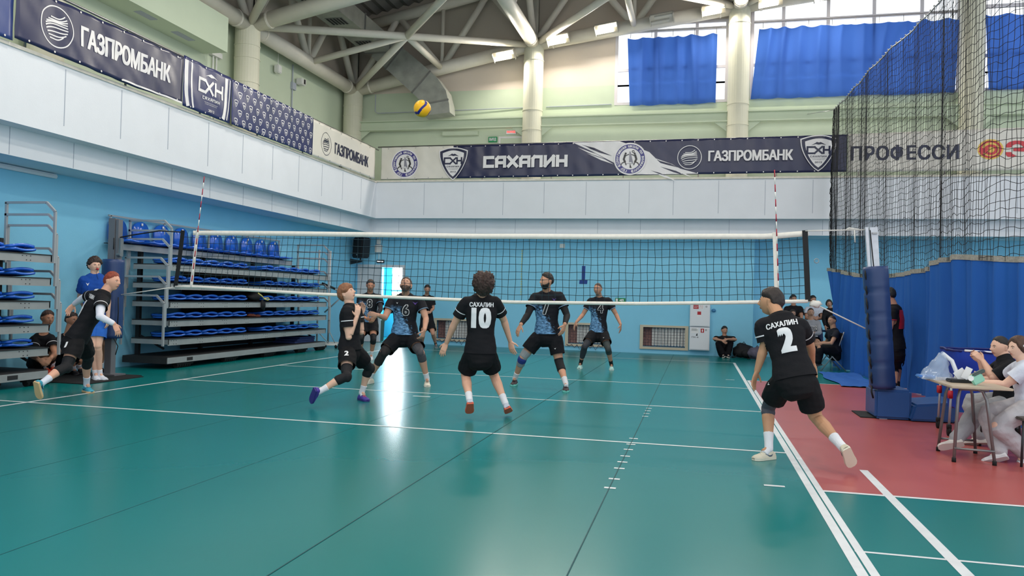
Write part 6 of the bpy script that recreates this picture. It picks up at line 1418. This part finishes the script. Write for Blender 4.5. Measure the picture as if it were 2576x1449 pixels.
person('eight', dict(near=2, label='player number eight crouching behind the bearded one, in front of the door', skin='#b98268', hair=('short', '#3c2c24'), fd=-cf*.95+cr*.2-up*.12, shirt=JF, shorts='#15161b', socks=('#dcdde2', .86), shoes=('#c9cdd6', '#e4e4e6', '#dcdcdc'), knee={'r': ('#17171b', .42, .62), 'l': ('#17171b', .42, .62)}, armsleeve={'l': ('#23232a', .9), 'r': ('#23232a', .9)}, curl=.7, group=F2,
  decals=[('front', '8', .66, .0, .11, .18, OUTL, .03)]))
person('seven', dict(label='bearded player number seven with black arm sleeves beyond the net', skin='#c9957a', hair=('short', '#1f1917'), beard=1, build=1.04, fd=-cr*.80-cf*.58, shirt=JF, shorts='#15161b', socks=('#dcdde2', .86), shoes=('#3a2f36', '#7ad0c4', '#17171a'), knee={'r': ('#8f9396', .38, .66), 'l': ('#19191d', .43, .66)}, armsleeve={'l': ('#17181c', .94), 'r': ('#17181c', .94)}, curl=.4, group=F2,
  decals=[('front', '7', .62, -.02, .11, .2, OUTL, .03), ('front', 'mark', .84, .12, .07, .05, VIO, 0), ('legl', 'mark', .5, .0, .035, .025, NUMW, 0, (0, -1, 0))]))
person('four', dict(near=2, label='player number four farthest back on the right, arms hanging wide', skin='#bb8a72', hair=('buzz', '#4a3428'), fd=-cr*.5-cf*.86, shirt=JF, shorts='#15161b', socks=('#17181c', .86), shoes=('#a9d4cf', '#d8ece8', '#e6efee'), knee={'r': ('#34363e', .34, .80), 'l': ('#3a4142', .34, .64)}, curl=.3, group=F2,
  decals=[('front', '4', .68, .03, .11, .18, OUTL, .03), ('legl', 'mark', .5, .0, .035, .025, NUMW, 0, (0, -1, 0))]))
person('man', dict(near=3, label='man in plain black standing at the far wall looking at his hands', skin='#b98a74', hair=('short', '#2b211d'), fd=-cf*.9+cr*.2-up*.15, shirt=dict(c='#1a1a1f', sleeve=.33), shorts='#17171b', socks=('#1b1b1f', .9), shoes=('#5f6f74', '#88999c', '#8a8a8a'), curl=.8))
person('blue', dict(label='curly haired youth in a blue kit with a red whistle beside the left post', skin='#dfb29b', hair=('curly', '#35231c'), fd=cr*.72-cf*.68, shirt=dict(c='#1c4ba0', sleeve=.34, trim='#17213f', trimpos=.31), shorts='#2a62b8', socks=('#dfe2ea', .92), shoes=('#cfd4e0', '#dfe3ea', '#e8eaf0'), curl=.5,
  decals=[('front', 'mark', .80, -.10, .05, .05, NUMW, 0), ('front', '8', .60, .03, .10, .12, NUMW, .03)]))
o = [x for x in col.objects if x.get('label', '').startswith('curly haired youth')][0]
J = {k: V(v) for k, v in PJ['blue'].items() if k != 'H'}; fdb = (cr*.72-cf*.68).normalized(); p = J['hd']+fdb*.115-up*.055
t = thing('whistle', 'red whistle held between the lips of the curly haired youth', 'whistle', p-V((0, 0, .01)))
mb = MB(p-V((0, 0, .01))); mb.tube([p-fdb*.02, p+fdb*.025], [.012, .016], 10); mb.build('whistle_body', STR, t, True); mb = MB(p-V((0, 0, .01))); mb.tube([p+fdb*.02, p+fdb*.02-up*.06-cr*.02, p-up*.16+fdb*.05], .003, 5); mb.build('lanyard', BLACK, t, True)
person('referee', dict(label='person in dark shorts standing behind the padded left post', skin='#9a6f58', hair=('short', '#2a201c'), fd=cr*.8-cf*.5, shirt=dict(c='#1a2140', sleeve=.33), shorts='#161d36', shortlen=.46, socks=('#d9d9dd', .9), shoes=('#2a1518', '#1a1a1c', '#7a2028'), curl=.5, near=2))
person('bench_a', dict(label='player sitting behind the lower tiers of the left bleacher end', skin='#b9856a', hair=('short', '#4a3024'), fd=cr*.8-cf*.6, shirt=dict(c='#17181d', trim='#cfcfd4', trimpos=.2, sleeve=.33), shorts='#141417', socks=('#d8dae2', .86), shoes=('#d8452c', '#c43a26', '#e0715a'), curl=.6, near=2, flatfeet=0))
person('bench_b', dict(label='player sitting low in the gap between bleacher and running player', skin='#b9856a', hair=('short', '#3a2a24'), fd=cr*.9-cf*.4, shirt=dict(c='#17181d', trim='#cfcfd4', trimpos=.2, sleeve=.33), shorts='#141417', socks=('#d8dae2', .86), shoes=('#1d1d22', '#2a2a2e', '#55555a'), knee={'l': ('#17171b', .4, .62), 'r': ('#17171b', .4, .62)}, curl=.6, near=2, flatfeet=0))
person('coach', dict(label='person in a red and black shirt half hidden by the right post pad', skin='#c08c74', hair=('short', '#17171a'), fd=-cr*.75+cf*.5, shirt=dict(c='#18181c', sleeve=.33, trim='#c02a3c', trimpos=.31), shorts='#16161a', shortlen=.44, socks=('#17171b', .9), shoes=('#2a2a2e', '#444448', '#55555a'), knee={'l': ('#17171b', .44, .62), 'r': ('#17171b', .44, .62)}, curl=.5,
  decals=[('back', 'bar', .68, .02, .30, .32, STR, 0)]))
person('boy', dict(near=3, label='youth in black sitting on the floor with arms folded on his knees', skin='#b98a74', hair=('short', '#17140f'), fd=-cf, shirt=dict(c='#17171b', sleeve=.33), pants='#15151a', socks=('#17171b', .95), shoes=('#26262a', '#d6d3cc', '#dad8d2'), curl=.4, flatfeet=0))
SPG = None
person('blacktee', dict(near=3, label='young man in a black T-shirt on the upper bench row', skin='#a9806c', hair=('short', '#1a1614'), fd=-cf, shirt=dict(c='#17171c', sleeve=.33), pants='#1b2030', socks=('#17171b', .95), shoes=('#3a3a40', '#888888', '#999999'), flatfeet=0))
person('whitetee', dict(near=3, label='dark haired young man in a white T-shirt with folded arms on the upper row', skin='#a9806c', hair=('short', '#14110f'), fd=-cf, shirt=dict(c='#c3cbdc', sleeve=.33), pants='#2a3450', socks=('#17171b', .95), shoes=('#3a3a40', '#888888', '#999999'), flatfeet=0))
person('standing', dict(near=3, label='person in black at the very edge of the blue dividing curtain', skin='#a9806c', hair=('long', '#171312'), fd=-cf-cr*.3, shirt=dict(c='#15161a', sleeve=.95), pants='#15161a', socks=('#17171b', .95), shoes=('#3a3a40', '#888888', '#999999'), flatfeet=0))
person('hoodie', dict(near=3, label='short haired person in a grey hooded top on the lower bench row', skin='#a98470', hair=('buzz', '#3a2c24'), fd=-cf-cr*.2, shirt=dict(c='#8d9098', sleeve=.93, hood=1), shorts='#17181c', socks=('#d8d8d8', .92), shoes=('#3a3a40', '#888888', '#999999'), flatfeet=0, decals=[('front', 'LITIS', .66, 0, .26, .09, OUTL, .0)]))
person('child', dict(near=3, label='child sitting low behind the lunging player\'s shoulder', skin='#b08a78', hair=('short', '#2a1f1a'), fd=-cf, head=1.2, shirt=dict(c='#2a2d38', sleeve=.33), pants='#20222c', socks=('#17171b', .95), shoes=('#3a3a40', '#888888', '#999999'), flatfeet=0))
person('sitter', dict(near=2, label='short haired man in dark clothes on the folding chair, side on', skin='#b58a72', hair=('buzz', '#2a2220'), fd=-cr*.85-cf*.45, shirt=dict(c='#181b26', sleeve=.33), pants='#16181f', socks=('#17171b', .95), shoes=('#24242a', '#3a3a40', '#55555a'), flatfeet=0))
person('woman', dict(label='dark haired woman in a black shirt and pale jeans at the table, hands clasped', skin='#d8ad97', hair=('tied', '#1d1715'), fd=-cr*.97-cf*.12, shirt=dict(c='#15171c', sleeve=.36, collar=1), pants='#a2a5aa', socks=('#d8d8d8', .95), shoes=('#dbd6cf', '#cfcac4', '#ebe8e4'), curl=1.0, flatfeet=0, build=1.02))
person('girl', dict(label='brown haired girl in a white shirt at the right edge, forearms on the table', skin='#deb5a0', hair=('long', '#4a3024'), fd=-cr*.98-cf*.12, shirt=dict(c='#cdd3e2', sleeve=.30), pants='#b5b2b6', socks=('#d8d8d8', .95), shoes=('#d9d8da', '#c9c8cc', '#ecebee'), curl=.5, flatfeet=0))
G = [x for x in col.objects if x.get('label', '').startswith('brown haired girl')][0]; Jg = {k: V(v) for k, v in PJ['girl'].items() if k != 'H'}
mb = MB(G.location); q = Jg['hd']; bk = (cr*.93+cf*.3).normalized(); pts = [q+bk*.10-up*.06, q+bk*.10-up*.16-cf*.06, q+bk*.05-up*.3-cf*.10, q+bk*.02-up*.45-cf*.11, q+bk*.02-up*.56-cf*.11]
P2_ = []
for i in range(25):
    f = i/24*4; k = min(3, int(f)); P2_.append(pts[k].lerp(pts[k+1], f-k))
mb.tube(P2_, [.030-.008*i/24+.006*math.sin(i*1.9) for i in range(25)], 10); mb.build('braid', MATS['hair_4a3024'], G, True)
mb = MB(G.location); p = q-cf*.088+up*.03+bk*.01; mb.box(p, (.05, .012, .02), (bk, cf, up), .003); mb.build('hair_clip', NUMW, G)
